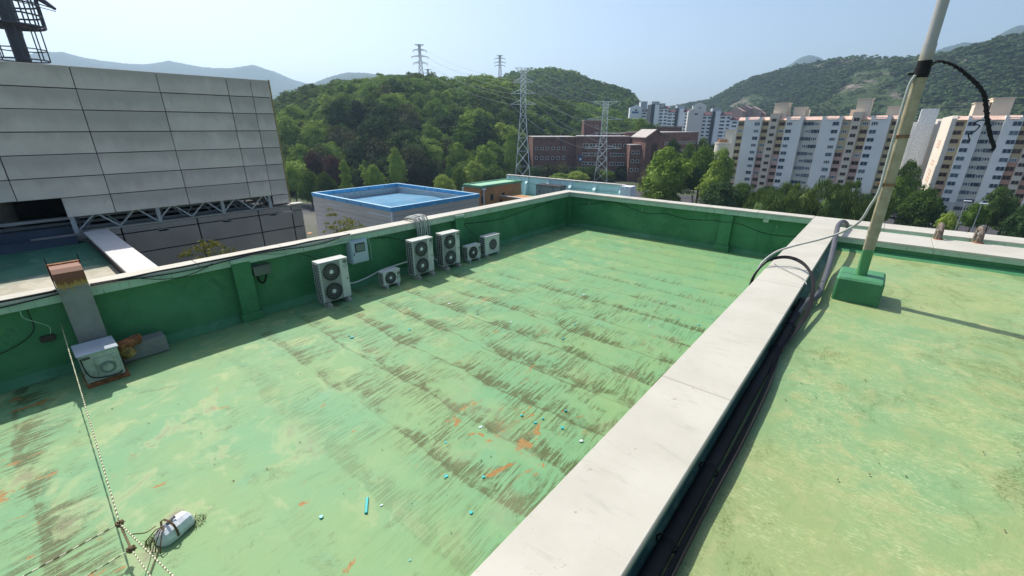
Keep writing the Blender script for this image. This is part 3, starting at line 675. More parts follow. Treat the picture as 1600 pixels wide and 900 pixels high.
for e in (-1, -.35, .35, 1):
    m.tube([top_, top_-wd*.06+ws*.05*e+Vector((0, 0, -.01)), top_-wd*.14+ws*.10*e+Vector((0, 0, -.09)), top_-wd*.17+ws*.11*e+Vector((0, 0, -.18))], .006, 5)
for s in (0, .012):
    m.tube([WC+wd*(-.05+s)+ws*u+Vector((0, 0, z)) for u, z in ((-.118, .0), (-.122, .07), (-.095, .15), (-.035, .188), (.04, .186), (.098, .14), (.122, .06), (.115, 0))], .006, 5)
m.build('binding_cord', M('brown_fibre', (.15, .10, .05)), wt)
m = MB(); m.cyl(top_+wd*.02, top_+wd*.12+Vector((0, 0, .01)), .012, .018, 8); m.build('cord_tail', M('grey_tail', (.16, .16, .18)), wt)
q0 = onz(215, 838, .05); q1 = onz(243, 822, .04)
cable('rope', [K1.lerp(E1, .22), onz(228, 832, .2), q1], .006, M('dark_cord', (.14, .10, .05)), 'thin dark cord tying the white weight to the striped rope', 'rope')
cable('rope', [onz(252, 848, .05), onz(247, 862, .02), onz(240, 880, .02), onz(232, 902, .02)], .006, M('dark_cord', (.14, .10, .05)), 'thin dark cord trailing from the white weight over the roof', 'rope')
def tuft(p, n, r, label):
    m = MB()
    for k in range(n):
        a = rnd.uniform(0, 6.28); rr = r*math.sqrt(rnd.random()); b0 = Vector((p.x+rr*math.cos(a), p.y+rr*math.sin(a), -.005))
        t = b0+Vector((rnd.gauss(0, .03), rnd.gauss(0, .03), rnd.uniform(.02, .06))); s = Vector((rnd.gauss(0, 1), rnd.gauss(0, 1), 0)).normalized()*.004
        m.add([b0-s, b0+s, t], [(0, 1, 2)])
    o = one('moss_tuft', m, M('dry_moss', (.16, .15, .05), .9, var=.5, scale=40), label, 'moss'); o['kind'] = 'stuff'
tuft(onz(302, 818, 0), 160, .12, 'dry moss tuft at the far end of the white weight'); tuft(onz(241, 846, 0), 140, .09, 'dry moss tuft at the near end of the white weight')
# turquoise paint scraps
m_turq = M('turquoise_scrap', (.03, .42, .42), .35, var=.2)
m = MB(); c = onz(573, 791, 0); m.extr([(-.02, .004), (.02, .004), (.014, .028), (-.010, .022)], 'y', -.13, .13); sa, sb = onz(574, 779, 0), onz(572, 803, 0); sd_ = (sb-sa); sn = Vector((-sd_.y, sd_.x, 0)).normalized(); c = (sa+sb)/2; L_ = sd_.length; m.v = [(c.x+sd_.x/L_*y*L_/.26+sn.x*x, c.y+sd_.y/L_*y*L_/.26+sn.y*x, z) for x, y, z in m.v]
one('plastic_strip', m, m_turq, 'long curled turquoise plastic strip lying on the green roof', 'scrap')
for i, (px, py) in enumerate([(597, 790), (502, 809), (641, 876), (756, 746), (697, 692), (751, 668), (815, 650), (884, 643), (697, 745), (736, 802), (908, 690), (879, 669), (836, 661), (848, 655), (640, 516), (702, 475), (545, 525), (550, 528), (842, 444), (905, 460), (912, 462), (899, 508), (912, 514), (1092, 508), (1030, 470), (798, 504), (880, 530), (690, 468), (746, 491), (1060, 500), (1014, 510)]):
    c = onz(px, py, 0); m = MB(); n = rnd.randint(4, 6); r0 = rnd.uniform(.014, .034); P = []
    for k in range(n):
        a = 2*math.pi*k/n+rnd.uniform(-.3, .3); r_ = r0*rnd.uniform(.5, 1.2); P.append((c.x+r_*math.cos(a), c.y+r_*1.3*math.sin(a)))
    m.prism(P, .004, .012+rnd.uniform(0, .012))
    one('plastic_scrap', m, m_turq if i % 5 else M('pale_scrap', (.55, .62, .62)), 'small turquoise scrap of peeled film lying on the green roof', 'scrap', 'turquoise scraps scattered on the lower roof')

m = MB(); r9 = random.Random(12)
for k in range(380):
    x = r9.uniform(-10.6, -1.6); y = r9.uniform(-2, 16.6); s = r9.uniform(.004, .012); a = r9.uniform(0, 6.28); zz = .010+.012*mnoise.noise((x*.7, y*.9, 3.1))
    m.add([(x+s*math.cos(a+q), y+s*1.5*math.sin(a+q), zz+.008*r9.random()) for q in (0, 1.7, 3.3, 4.9)], [(0, 1, 2, 3)])
for k in range(150):
    x = r9.uniform(-.35, 6); y = r9.uniform(2, 14); s = r9.uniform(.004, .011); a = r9.uniform(0, 6.28)
    if -.4 < x < .5 and 9.7 < y < 10.8: continue
    m.add([(x+s*math.cos(a+q), y+s*1.5*math.sin(a+q), UP+.012+.008*r9.random()) for q in (0, 1.7, 3.3, 4.9)], [(0, 1, 2, 3)])
o = m.build('roof_grit', M('brown_grit', (.10, .075, .04), .9, var=.5, scale=30)); tag(o, 'scattered brown leaf bits and grit lying over both green roofs', 'grit', kind='stuff')
# ================================================================== NEIGHBOUR ROOF AND PANELLED SCREEN
XS = -17.2
def nfloor():
    g = NG('neighbour_roof_paint', .6); x, y, z = g.xyz(); n = g.noise(None, .9, 6, .65, .5); n2 = g.noise(None, 2.2, 6, .7, .4, loc=(3, 1, 2))
    c = g.mix(g.step(n, .3, .7), (.035, .13, .085), (.07, .20, .13)); c = g.mix(g.step(n2, .56, .68, 0, .8), c, (.34, .36, .30))
    c = g.mix(g.mul(g.step(g.addn(x, n), -13.6, -12.9), .85), c, g.mix(g.step(n2, .4, .6), (.34, .29, .21), (.46, .40, .30))); return g.out(c)
m_nfloor = nfloor()
tag(sheet('neighbour_roof_floor', -24, -11.2, -14, 1.3, 1.2, m_nfloor, .4, .02), kind='structure')
nb = empty('annex_building', (-20, 0, GZ), 'annex block carrying the panelled screen, clad below in dark grey panels', 'building')
m_dark = M('dark_backing', (.02, .02, .022), .8)
m = MB(); m.box(-30, XS-.06, -14, 7.5, GZ, 1.15); m.box(XS-.05, -11.21, -14, 1.28, GZ, 1.12); m.build('core', m_dark, nb)
m_dp = M('dark_grey_cladding', (.23, .215, .205), .45, var=.12, scale=.6)
ys = [-4.0, -1.8, .2, 2.10, 4.05, 5.95, 7.13, 7.52]
zs = [1.48, 1.27, .64, -.02, -.9, -1.8, -2.7, -3.6, -4.5, -6, -8, -11, -14, -17, -20, -23.9]
for i in range(2, len(ys)-1):
    for j in range(len(zs)-1):
        m = MB(); m.bbox(XS-.055, XS, ys[i]+.018, ys[i+1]-.018, zs[j+1]+.016, zs[j]-.016, .005); m.build('cladding_panel', m_dp, nb)
m = MB(); m.bbox(XS-.3, XS+.02, 7.18, 7.62, 1.485, 1.54, .01); m.bbox(XS-.3, XS+.0, 1.4, 7.16, 1.482, 1.50, .004); m.build('coping', m_coping, nb)
# end panels of the annex seen past its corner
m = MB(); m.box(-30, XS-.06, 7.51, 7.56, GZ, 1.48); m.build('end_wall', m_dp, nb)
cw = empty('low_wall', (-14, 1.45, 1), 'low cream topped wall reaching from the parapet to the panelled screen', 'wall')
m = MB(); m.box(-17.1, -11.22, 1.32, 1.72, 0.2, 1.44); m.build('wall_body', M('brown_wall', (.13, .09, .075)), cw)
for x0_, x1_ in ((-17.1, -15.7), (-15.69, -13.6), (-13.59, -11.27)):
    m = MB(); m.bbox(x0_, x1_, 1.27, 1.80, 1.445, 1.50, .006); m.build('coping_slab', M('pale_pink_coping', (.58, .55, .52), .6, var=.06), cw)
sc = empty('panelled_screen', (XS, 3, 1.5), 'big screen wall of stained grey metal panels standing on a steel truss', 'screen wall')
def panel_mat():
    g = NG('stained_panel', .5)
    n = g.noise(None, 1.2, 4, .6); rv = g.objrand(); st = g.noise(g.vscale(g.comb(g.xyz()[0], g.addn(g.xyz()[1], g.mul(rv, 20)), g.xyz()[2]), 1, 2.0, .8), 1, 6, .62, .6)
    tcs = g.t.nodes.new('ShaderNodeTexCoord').outputs['Generated']; z = g.xyz(tcs)[2]
    lv = g.addn(z, g.mul(g.math('SUBTRACT', st, .5), 1.5))
    c = g.mix(g.step(n, .3, .7), (.57, .51, .45), (.66, .59, .52))
    c = g.mix(g.step(g.addn(lv, g.mul(rv, .5)), .45, 1.15, 0, .6), c, (.36, .32, .28))
    fine = g.noise(g.vscale(g.pos, 1, 22, 1.6), 1, 4, .7)
    c = g.mix(g.step(fine, .60, .78, 0, .4), c, (.20, .175, .15))
    r = g.objrand(); c = g.mix(g.mul(r, .2), c, (.36, .355, .35)); return g.out(c)
m_pan = panel_mat()
py_ = [-7.1, -5.25, -3.45, -1.6, .26, 2.10, 3.95, 5.79, 6.52, 7.12]
pz_ = [5.83, 5.27, 4.74, 4.18, 3.61, 3.02, 2.47, 1.93]
for i in range(len(py_)-1):
    for j in range(7):
        y0, y1 = py_[i]+.009, py_[i+1]-.009
        if j == 6:
            if y1 < .3: continue
            if i == 4: y0 = 1.08
        zb = pz_[j+1]
        m = MB(); dx_ = rnd.uniform(-.006, .008); m.bbox(XS-.02, XS+.03+dx_, y0+rnd.uniform(-.004, .004), y1, zb+.010+rnd.uniform(-.003, .003), pz_[j]-.010, .006)
        m.build('metal_panel', m_pan, sc)
m = MB(); m.bbox(XS-.02, XS+.03, 6.53, 7.11, 1.60, 1.92, .006); m.build('metal_panel', m_pan, sc)
m = MB(); m.box(XS-.12, XS-.03, -7.1, 7.1, 2.5, 5.80); m.box(XS-.12, XS-.03, 1.1, 7.1, 1.96, 2.49); m.build('backing', M('brown_backing', (.09, .075, .06)), sc)
m = MB(); m.box(-24, XS-.13, 7.06, 7.13, 1.6, 5.83); m.box(-24.1, -24, -14, 7.12, 1.1, 5.8); m.box(-24, XS-.13, -14, 7.05, 5.6, 5.66); m.build('enclosure', M('screen_back', (.10, .10, .10)), sc)
m = MB(); m.bbox(XS-.03, XS+.034, 7.122, 7.16, 1.6, 5.84, .004); m.build('edge_trim', M('ochre_edge', (.30, .24, .10), .6), sc)
m_steel = M('galvanised_steel', (.34, .37, .39), .5, .2, var=.15, scale=4)
m = MB()
def zig(y0, y1, x, z0, z1, step):
    y = y0; up = True
    while y < y1-.05:
        yn = min(y+step, y1); m.bar((x, y, z0 if up else z1), (x, yn, z1 if up else z0), .028); y = yn; up = not up
zig(1.2, 6.5, XS-.10, 1.52, 1.98, .46)
m.build('truss_web', m_steel, sc)
m = MB(); zig(1.4, 6.5, XS-.75, 1.45, 1.98, .42)
m.build('truss_web', m_steel, sc)
for y_ in (-6.5, -4.6, -2.6, -.6, 1.15, 3.1, 4.9, 6.45):
    m = MB(); m.box(XS-.16, XS-.06, y_-.05, y_+.05, 1.22, 2.5); m.box(XS-.30, XS-.0, y_-.12, y_+.12, 1.2, 1.26); m.build('post', m_steel, sc)
    m = MB(); m.bar((XS-.1, y_, 1.3), (XS-1.1, y_+.2, 2.4), .035); m.bar((XS-.1, y_+.1, 2.3), (XS-1.1, y_+.2, 1.3), .035); m.build('strut', m_steel, sc)
m_lb = M('pale_beam', (.5, .52, .52), .5)
for k, (x_, z_) in enumerate(((XS-.6, 1.42), (XS-1.1, 1.45), (XS-1.9, 1.5), (XS-2.8, 1.55), (XS-1.0, 1.78))):
    m = MB(); m.box(x_-.06, x_+.06, -7, 6.9, z_-.04, z_+.04); m.build('beam', m_lb, sc)
m_nav = M('navy_beam', (.05, .075, .11), .5)
for x_, z0, z1 in ((XS+.05, 1.12, 1.40), (XS-.45, 1.15, 1.62)):
    m = MB(); m.box(x_, x_+.10, -7, 1.1, z0, z1); m.box(x_-.02, x_+.12, -7, 1.12, z1+.002, z1+.02); m.build('base_beam', m_nav, sc)
for y_ in (.0, -2.5, 3.4):
    m = MB(); m.cyl((XS-2.2, y_, .8), (XS-2.2, y_, 5.5), .19, .19, 14); m.build('column', M('concrete_column', (.22, .22, .19)), sc)

# lattice of the telecom mast beyond the screen
m_tw = M('mast_steel', (.11, .115, .12), .5)
b0 = far(38, 97, 25); tw = empty('telecom_mast', (b0.x, b0.y, 1.2), 'dark steel telecom mast with a railed platform above the panelled screen', 'mast')
T0 = Vector((b0.x, b0.y, 0)); zP = far(20, 40, 25).z
m = MB(); m.cyl(T0+Vector((0, 0, 1.0)), T0+Vector((0, 0, zP+7)), .22, .20, 18); m.build('column', m_tw, tw, smooth=True)
def ring(m, r, z, t=.03, n=18):
    P = [T0+Vector((r*math.cos(a), r*math.sin(a), z)) for a in [2*math.pi*i/n for i in range(n+1)]]; m.tube(P, t, 5)
m = MB()
for z in (0, .35, .7, 1.05): ring(m, .88, zP+z, .03)
for i in range(18):
    a = 2*math.pi*i/18; m.bar(T0+Vector((0.88*math.cos(a), 0.88*math.sin(a), zP)), T0+Vector((0.88*math.cos(a), 0.88*math.sin(a), zP+1.05)), .03)
m.build('railing', m_tw, tw)
m = MB()
for i in range(12):
    a = 2*math.pi*i/12; m.bar(T0+Vector((.2*math.cos(a), .2*math.sin(a), zP-.02)), T0+Vector((.88*math.cos(a), .88*math.sin(a), zP-.02)), .03)
for r_ in (.45, .66, .86): ring(m, r_, zP-.02, .025)
m.build('platform', m_tw, tw)
for k, a in enumerate((2.9, 3.8, 4.7)):
    m = MB(); c = T0+Vector((.95*math.cos(a), .95*math.sin(a), 0)); m.cyl(c+Vector((0, 0, zP-1.0)), c+Vector((0, 0, zP+1.4)), .035, .035, 6)
    m.bbox(c.x-.09, c.x+.09, c.y-.07, c.y+.07, zP-.2, zP+1.3, .02); m.build('antenna', m_tw, tw)
m = MB(); ring(m, .7, zP-1.1, .025); ring(m, .7, zP-.75, .02)
for i in range(8):
    a = 2*math.pi*i/8; m.bar(T0+Vector((.7*math.cos(a), .7*math.sin(a), zP-1.1)), T0+Vector((.7*math.cos(a), .7*math.sin(a), zP)), .025)
m.build('ladder_cage', m_tw, tw)
m = MB(); q1 = far(86, 14, 24.4); q2 = far(35, -20, 25); m.cyl(q2, q1, .16, .05, 8); m.bar(q1, T0+Vector((.3, 0, zP+.95)), .02); m.bar(q1+Vector((0, 0, -.08)), T0+Vector((.3, 0, zP+.80)), .015); m.build('boom', m_tw, tw)
m = MB(); m.bar(T0+Vector((-1.2, -.9, 2.0)), T0+Vector((-.1, 0, zP-.6)), .10); m.build('brace', m_tw, tw)

# ================================================================== GROUND, HILLS, ROADS
def dirt_mat():
    g = NG('ground_cover', .9)
    n = g.noise(None, .02, 5, .6); n2 = g.noise(None, .12, 5, .7)
    c = g.mix(g.step(n, .4, .6), (.05, .07, .025), (.11, .105, .085))
    c = g.mix(g.step(n2, .5, .65, 0, .6), c, (.035, .05, .02)); return g.out(c)
m_ground = dirt_mat()
mb = MB(); rr = [0, 30, 60, 100, 150, 220, 300, 400, 600, 900, 1500, 3000, 5000, 7000]; NA = 48
mb.v = [(0, 0, GZ)] + [(r*math.cos(2*math.pi*a/NA), r*math.sin(2*math.pi*a/NA), GZ) for r in rr[1:] for a in range(NA)]
mb.f = [(0, 1+a, 1+(a+1) % NA) for a in range(NA)] + [(1+(i*NA)+a, 1+(i+1)*NA+a, 1+(i+1)*NA+(a+1) % NA, 1+i*NA+(a+1) % NA) for i in range(len(rr)-2) for a in range(NA)]
mb.m = [0]*len(mb.f); tag(mb.build('ground', m_ground), kind='structure')
def flat(name, x0, x1, y0, y1, dz, mat):
    m = MB(); m.box(x0, x1, y0, y1, GZ-.2, GZ+dz); return tag(m.build(name, mat), kind='structure')
m_asph = M('asphalt', (.055, .055, .06), .85, var=.25, scale=.3)
m_pave = M('pale_paving', (.33, .30, .28), .85, var=.12, scale=.4, c2=(.24, .22, .21))
flat('road', -172, -152, -60, 120, .02, m_asph)
flat('pavement', -151.9, -104, -60, 50.5, .12, m_pave)
flat('car_park', -95, 60, 120, 196, .03, m_asph)
flat('road', -3, 16, 196.1, 330, .02, m_asph)
m_line = M('orange_road_paint', (.55, .25, .10), .7); m_wline = M('white_road_paint', (.7, .7, .68), .7)
for i in range(14):
    m = MB(); y = 12+i*3.2; m.box(-122, -120.6, y, y+1.1, GZ+.12, GZ+.135); tag(m.build('road_marking', m_line), kind='structure')
for i in range(12):
    m = MB(); m.box(-30+i*4, -29.8+i*4, 150, 156, GZ+.03, GZ+.04); tag(m.build('road_marking', m_wline), kind='structure')

def bearing(px, py): d = ray(px, py); return math.atan2(d[0], d[1]), d[2]/math.hypot(d[0], d[1])
class Hill:
    def __init__(s, pts, back=1.5, seed=0.0, rough=1.0):
        """pts: (px, py skyline, crest distance, foot distance, cover height)"""
        B = [(bearing(p[0], p[1])[0], bearing(p[0], p[1])[1], p[2], p[3], p[4]) for p in pts]; B.sort()
        s.b = [q[0] for q in B]; s.zc = [CAMH+q[1]*q[2]-q[4] for q in B]; s.D = [q[2] for q in B]; s.F = [q[3] for q in B]; s.back = back; s.seed = seed; s.rough = rough
    def at(s, b, r):
        zc = np.interp(b, s.b, s.zc); D = np.interp(b, s.b, s.D); F = np.interp(b, s.b, s.F)
        t = (r-F)/(D-F); zc = max(zc, GZ+.5)
        if t < 0: h = 0
        elif t <= 1: h = .35*math.sin(t*math.pi/2) + .65*(t*t*(3-2*t))
        else: u = min(1, (t-1)/(s.back)); h = 1-(u*u*(3-2*u))
        x, y = r*math.sin(b), r*math.cos(b); k = math.sin(math.pi*min(max(t, 0), 1))
        H = (zc-GZ)
        n = (mnoise.noise((x*6/D+s.seed, y*6/D, s.seed))*.16 + mnoise.noise((x*17/D, y*17/D, s.seed+4))*.06)*H*k*s.rough
        return GZ - 1.0*(t < 0) + H*h + n
    def mesh(s, name, mat, nb, nr, tmax=1.9, jag=0.0):
        b0, b1 = s.b[0], s.b[-1]; mb = MB()
        for j in range(nr+1):
            t = -.02 + (tmax+.02)*j/nr
            for i in range(nb+1):
                b = b0+(b1-b0)*i/nb; D = np.interp(b, s.b, s.D); F = np.interp(b, s.b, s.F); r = F+t*(D-F)
                z = s.at(b, r)
                if jag and t > 0: z += jag*(mnoise.noise((b*900, t*60, s.seed))*.6+mnoise.noise((b*2300, t*150, s.seed))*.4)
                mb.v.append((r*math.sin(b), r*math.cos(b), z))
        mb.f = [(j*(nb+1)+i, j*(nb+1)+i+1, (j+1)*(nb+1)+i+1, (j+1)*(nb+1)+i) for j in range(nr) for i in range(nb)]; mb.m = [0]*len(mb.f)
        return tag(mb.build(name, mat, smooth=True), kind='structure')
hA = Hill([(150, 190, 430, 230, 8), (300, 178, 420, 225, 8), (425, 158, 410, 218, 8), (480, 139, 405, 215, 8), (520, 134, 400, 215, 8), (560, 131, 400, 215, 8), (600, 123, 400, 218, 8), (640, 121, 400, 222, 8), (680, 124, 400, 225, 8), (700, 129, 400, 228, 8), (735, 123, 400, 235, 8), (790, 124, 405, 250, 8), (830, 150, 415, 300, 8), (880, 158, 430, 335, 8), (930, 168, 440, 350, 8), (985, 185, 440, 365, 8), (1030, 200, 430, 370, 7), (1060, 214, 430, 380, 4)], seed=1.3)
hB = Hill([(650, 150, 760, 560, 6), (700, 140, 760, 560, 6), (740, 130, 760, 540, 6), (780, 122, 760, 520, 6), (800, 113, 750, 510, 6), (840, 107, 740, 500, 6), (870, 107, 730, 500, 6), (895, 113, 720, 500, 6), (920, 125, 710, 500, 6), (945, 133, 700, 500, 6), (970, 139, 700, 500, 6), (982, 144, 700, 500, 5), (992, 156, 700, 500, 4), (1000, 172, 700, 500, 1), (1008, 200, 700, 520, 0), (1030, 214, 700, 520, 0)], seed=5.2)
hC = Hill([(960, 196, 1500, 800, 8), (1010, 182, 1500, 800, 8), (1050, 167, 1480, 780, 8), (1080, 162, 1460, 760, 8), (1110, 157, 1440, 740, 8), (1150, 136, 1400, 700, 8), (1180, 123, 1380, 700, 8), (1220, 113, 1350, 690, 8), (1260, 102, 1320, 680, 8), (1300, 94, 1300, 660, 8), (1340, 88, 1300, 650, 8), (1380, 87, 1300, 640, 8), (1430, 88, 1280, 620, 8), (1480, 84, 1250, 600, 8), (1520, 73, 1230, 590, 8), (1560, 65, 1200, 580, 8), (1600, 58, 1180, 570, 8), (1680, 47, 1150, 560, 8), (1800, 40, 1100, 540, 8)], seed=9.1, rough=1.15)
hD = Hill([(-330, 110, 4700, 2500, 0), (-150, 100, 4700, 2500, 0), (0, 96, 4700, 2500, 0), (40, 92, 4700, 2500, 0), (62, 85, 4700, 2500, 0), (100, 84, 4700, 2500, 0), (130, 92, 4700, 2500, 0), (160, 97, 4700, 2500, 0), (200, 101, 4700, 2500, 0), (230, 102, 4700, 2500, 0), (265, 98, 4700, 2500, 0), (300, 106, 4700, 2500, 0), (330, 110, 4700, 2500, 0), (360, 109, 4700, 2500, 0), (395, 104, 4700, 2500, 0), (430, 115, 4700, 2500, 0), (460, 127, 4700, 2500, 0), (490, 134, 4700, 2500, 0), (520, 142, 4700, 2500, 0), (560, 160, 4700, 2500, 0)], seed=12., rough=.8)
hE = Hill([(450, 150, 3600, 2000, 0), (490, 133, 3600, 2000, 0), (520, 121, 3600, 2000, 0), (545, 115, 3600, 2000, 0), (575, 115, 3600, 2000, 0), (610, 121, 3600, 2000, 0), (660, 135, 3600, 2000, 0), (720, 150, 3600, 2000, 0), (800, 170, 3600, 2000, 0)], seed=15., rough=.8)
hF = Hill([(1180, 130, 4600, 2400, 0), (1235, 106, 4600, 2400, 0), (1250, 97, 4600, 2400, 0), (1265, 93, 4600, 2400, 0), (1280, 97, 4600, 2400, 0), (1310, 112, 4600, 2400, 0), (1370, 110, 4400, 2400, 0), (1420, 96, 4200, 2200, 0), (1450, 86, 4200, 2200, 0), (1480, 75, 4200, 2200, 0), (1505, 68, 4200, 2200, 0), (1520, 69, 4200, 2200, 0), (1545, 66, 4200, 2200, 0), (1570, 52, 4200, 2200, 0), (1590, 44, 4200, 2200, 0), (1620, 43, 4200, 2200, 0), (1700, 60, 4200, 2200, 0), (1800, 75, 4200, 2200, 0)], seed=18., rough=.8)
def hill_mat(name, ground, rock=None, canopy=True):
    g = NG(name, .95, spec=.1)
    n = g.noise(None, .012, 5, .65); n2 = g.noise(None, .11, 6, .75)
    c = g.mix(g.step(n, .38, .62), ground, tuple(v*1.6 for v in ground))
    c = g.mix(g.step(n2, .42, .6, 0, .75), c, tuple(v*.45 for v in ground))
    if rock:
        r = g.noise(None, .007, 6, .72, .6, loc=(310, 40, 7)); r2 = g.noise(g.vscale(g.pos, .12, .12, .03), 1, 6, .7)
        c = g.mix(g.step(r, .54, .62, 0, .95), c, g.mix(g.step(r2, .4, .6), (.16, .13, .12), rock))
    g.bump(n2, .8, 3.0); return g.out(c)
m_soil = hill_mat('forest_floor', (.030, .045, .016))
hA.mesh('hill', m_soil, 90, 30); hB.mesh('hill', hill_mat('far_forest_floor', (.030, .045, .018), (.16, .14, .12)), 90, 26)
hC.mesh('hill', hill_mat('quarried_hill', (.038, .058, .022), (.26, .21, .18)), 260, 70)
m_mtn = hill_mat('distant_mountain', (.030, .050, .022))
for h_ in (hD, hE, hF): h_.mesh('mountain', m_mtn, 300, 26, 1.5, 9.0)

# ================================================================== TREES
def leaf_mat(name, c1, c2, c3, mass=False, wet=.55):
    """c1 dark, c2 mid, c3 young leaf; varies from tree to tree and leaf to leaf"""
    g = NG(name, .75, spec=.08)
    if mass:
        at = g.t.nodes.new('ShaderNodeAttribute'); at.attribute_name = 'tint'; r = at.outputs['Fac']
    else: r = g.objrand()
    n = g.noise(None, .35, 3, .6); n2 = g.noise(None, 1.7, 2, .6)
    v = g.addn(g.addn(g.mul(r, .75), g.mul(n, .35)), g.mul(n2, .22))
    c = g.mix(g.step(v, .25, .62), c1, c2); c = g.mix(g.step(v, .72, 1.10), c, c3)
    g.put(g.b.inputs['Base Color'], c)
    tr = g.t.nodes.new('ShaderNodeBsdfTranslucent'); g.put(tr.inputs[0], g.mix(.5, c, (c3[0]*1.4, c3[1]*1.4, c3[2]*.8)))
    mx = g.t.nodes.new('ShaderNodeMixShader'); mx.inputs[0].default_value = .16
    g.t.links.new(g.b.outputs[0], mx.inputs[1]); g.t.links.new(tr.outputs[0], mx.inputs[2])
    g.t.links.new(mx.outputs[0], g.t.nodes['Material Output'].inputs[0]); return g.m
GA = ((.034, .075, .021), (.14, .24, .045), (.31, .41, .075))
m_leaf = leaf_mat('broad_leaf', *GA); m_leafM = leaf_mat('broad_leaf_mass', *GA, mass=True)
m_leafC = leaf_mat('scrub_leaf_mass', (.035, .060, .025), (.060, .100, .035), (.11, .16, .05), mass=True)
m_lime = leaf_mat('lime_leaf', (.09, .16, .026), (.19, .29, .05), (.30, .38, .07))
m_pine = leaf_mat('pine_needle', (.018, .042, .018), (.042, .085, .028), (.085, .14, .038))
m_deep = leaf_mat('deep_green_leaf', (.026, .060, .017), (.085, .155, .028), (.20, .29, .045))
m_plum = leaf_mat('plum_leaf', (.035, .020, .020), (.075, .038, .036), (.12, .07, .055))
m_willow = leaf_mat('willow_leaf', (.035, .065, .022), (.085, .14, .04), (.16, .22, .065))
m_olive = leaf_mat('olive_leaf', (.030, .040, .018), (.075, .085, .035), (.14, .14, .06))
m_bark = M('bark', (.09, .07, .05), .9, var=.4, scale=3)
def crown_np(kind, seed, nclump, nleaf, leaf, rough=.38):
    """leaf quads in a unit crown: radius about 1, base at z=0, height set by kind -> verts (n*4,3)"""
    r = np.random.RandomState(seed); H = {'round': 1.75, 'tall': 2.9, 'cone': 2.7, 'wide': 1.25, 'bamboo': 1.5}[kind]
    C = []; 
    for i in range(nclump):
        u = (i+.5)/nclump; z = u; a = i*2.39996+r.uniform(-.5, .5)
        if kind in ('round', 'wide'): rad = math.sqrt(max(.03, 1-(2*z-.92)**2*.97))
        elif kind == 'tall': rad = (math.sin(math.pi*min(1, .12+z*.92))**.7)*.85+.08
        elif kind == 'cone': rad = (1-z)**.8*.9+.06
        else: rad = .75+.3*r.rand()
        rad *= r.uniform(.78, 1.10); q = r.uniform(.82, 1.0) if i % 5 else r.rand()*.7
        C.append((rad*q*math.cos(a), rad*q*math.sin(a), z*H*r.uniform(.93, 1.06)))
    C = np.array(C); cr_ = .34 if kind in ('round', 'wide') else .27
    cen = C.mean(0); V = []
    idx = r.randint(0, nclump, nleaf*nclump)
    d = r.normal(size=(len(idx), 3)); d /= np.linalg.norm(d, axis=1)[:, None]
    d[:, 2] = np.abs(d[:, 2])*.8+d[:, 2]*.2
    rad = cr_*r.uniform(.7, 1.3, nclump)[idx]*r.uniform(.78, 1.08, len(idx))
    P = C[idx]+d*rad[:, None]*np.array([1, 1, .85])
    nrm = d+r.normal(scale=rough, size=d.shape); nrm /= np.linalg.norm(nrm, axis=1)[:, None]
    ax = np.cross(nrm, r.normal(size=d.shape)); ax /= np.linalg.norm(ax, axis=1)[:, None]; bx = np.cross(nrm, ax)
    s = leaf*r.uniform(.6, 1.25, len(idx))[:, None]
    if kind == 'bamboo':
        ax = np.stack([r.normal(scale=.6, size=len(idx))+.45, r.normal(scale=.5, size=len(idx)), np.abs(r.normal(scale=.7, size=len(idx)))+.45], 1); ax /= np.linalg.norm(ax, axis=1)[:, None]
        bx = np.cross(ax, r.normal(size=d.shape)); bx /= np.linalg.norm(bx, axis=1)[:, None]
        Q = np.stack([P-ax*s*2.4, P+bx*s*.55, P+ax*s*2.4, P-bx*s*.55], 1)
    else: Q = np.stack([P-ax*s*1.25, P-bx*s*.8, P+ax*s*1.25, P+bx*s*.8], 1)
    return Q.reshape(-1, 3)
def mesh_np(name, V, mat, core=None):
    n = len(V)//4; me = bpy.data.meshes.new(name)
    F = [(4*i, 4*i+1, 4*i+2, 4*i+3) for i in range(n)]; V = V.tolist()
    if core: k = len(V); V += core[0]; F += [tuple(a+k for a in f) for f in core[1]]
    me.from_pydata(V, [], F); me.materials.append(mat); me.update(); return me
def core_blob(kind, s=.74):
    H = {'round': 1.75, 'tall': 2.9, 'cone': 2.7, 'wide': 1.25, 'bamboo': 1.5}[kind]; V = []; F = []; nu, nv = 9, 6
    for j in range(nv+1):
        t = j/nv; rad = s*(math.sin(math.pi*(.06+.88*t))**.8 if kind != 'cone' else (1-t)*.95+.03)
        for i in range(nu):
            a = 2*math.pi*i/nu; q = rad*(1+.25*mnoise.noise((math.cos(a)*2, math.sin(a)*2, t*4+len(kind))))
            V.append((q*math.cos(a), q*math.sin(a), H*(.08+.82*t)))
    for j in range(nv):
        for i in range(nu): F.append((j*nu+i, j*nu+(i+1) % nu, (j+1)*nu+(i+1) % nu, (j+1)*nu+i))
    F += [tuple(range(nu))[::-1], tuple(range(nv*nu, (nv+1)*nu))]; return V, F
def trunk_mesh():
    m = MB(); m.tube([(0, 0, -.5), (.02, 0, .3), (-.01, .03, .9), (.02, 0, 1.5)], .1, 7, rs=[.12, .09, .07, .03])
    for i in range(5):
        a = i*1.3; z = .3+.14*i; m.tube([(0, 0, z), (.22*math.cos(a), .22*math.sin(a), z+.25), (.5*math.cos(a), .5*math.sin(a), z+.45)], .04, 5, rs=[.045, .03, .012])
    o = m.build('trunk', m_bark, link=False); me = o.data; bpy.data.objects.remove(o); return me
TRK = trunk_mesh()
CR = {}
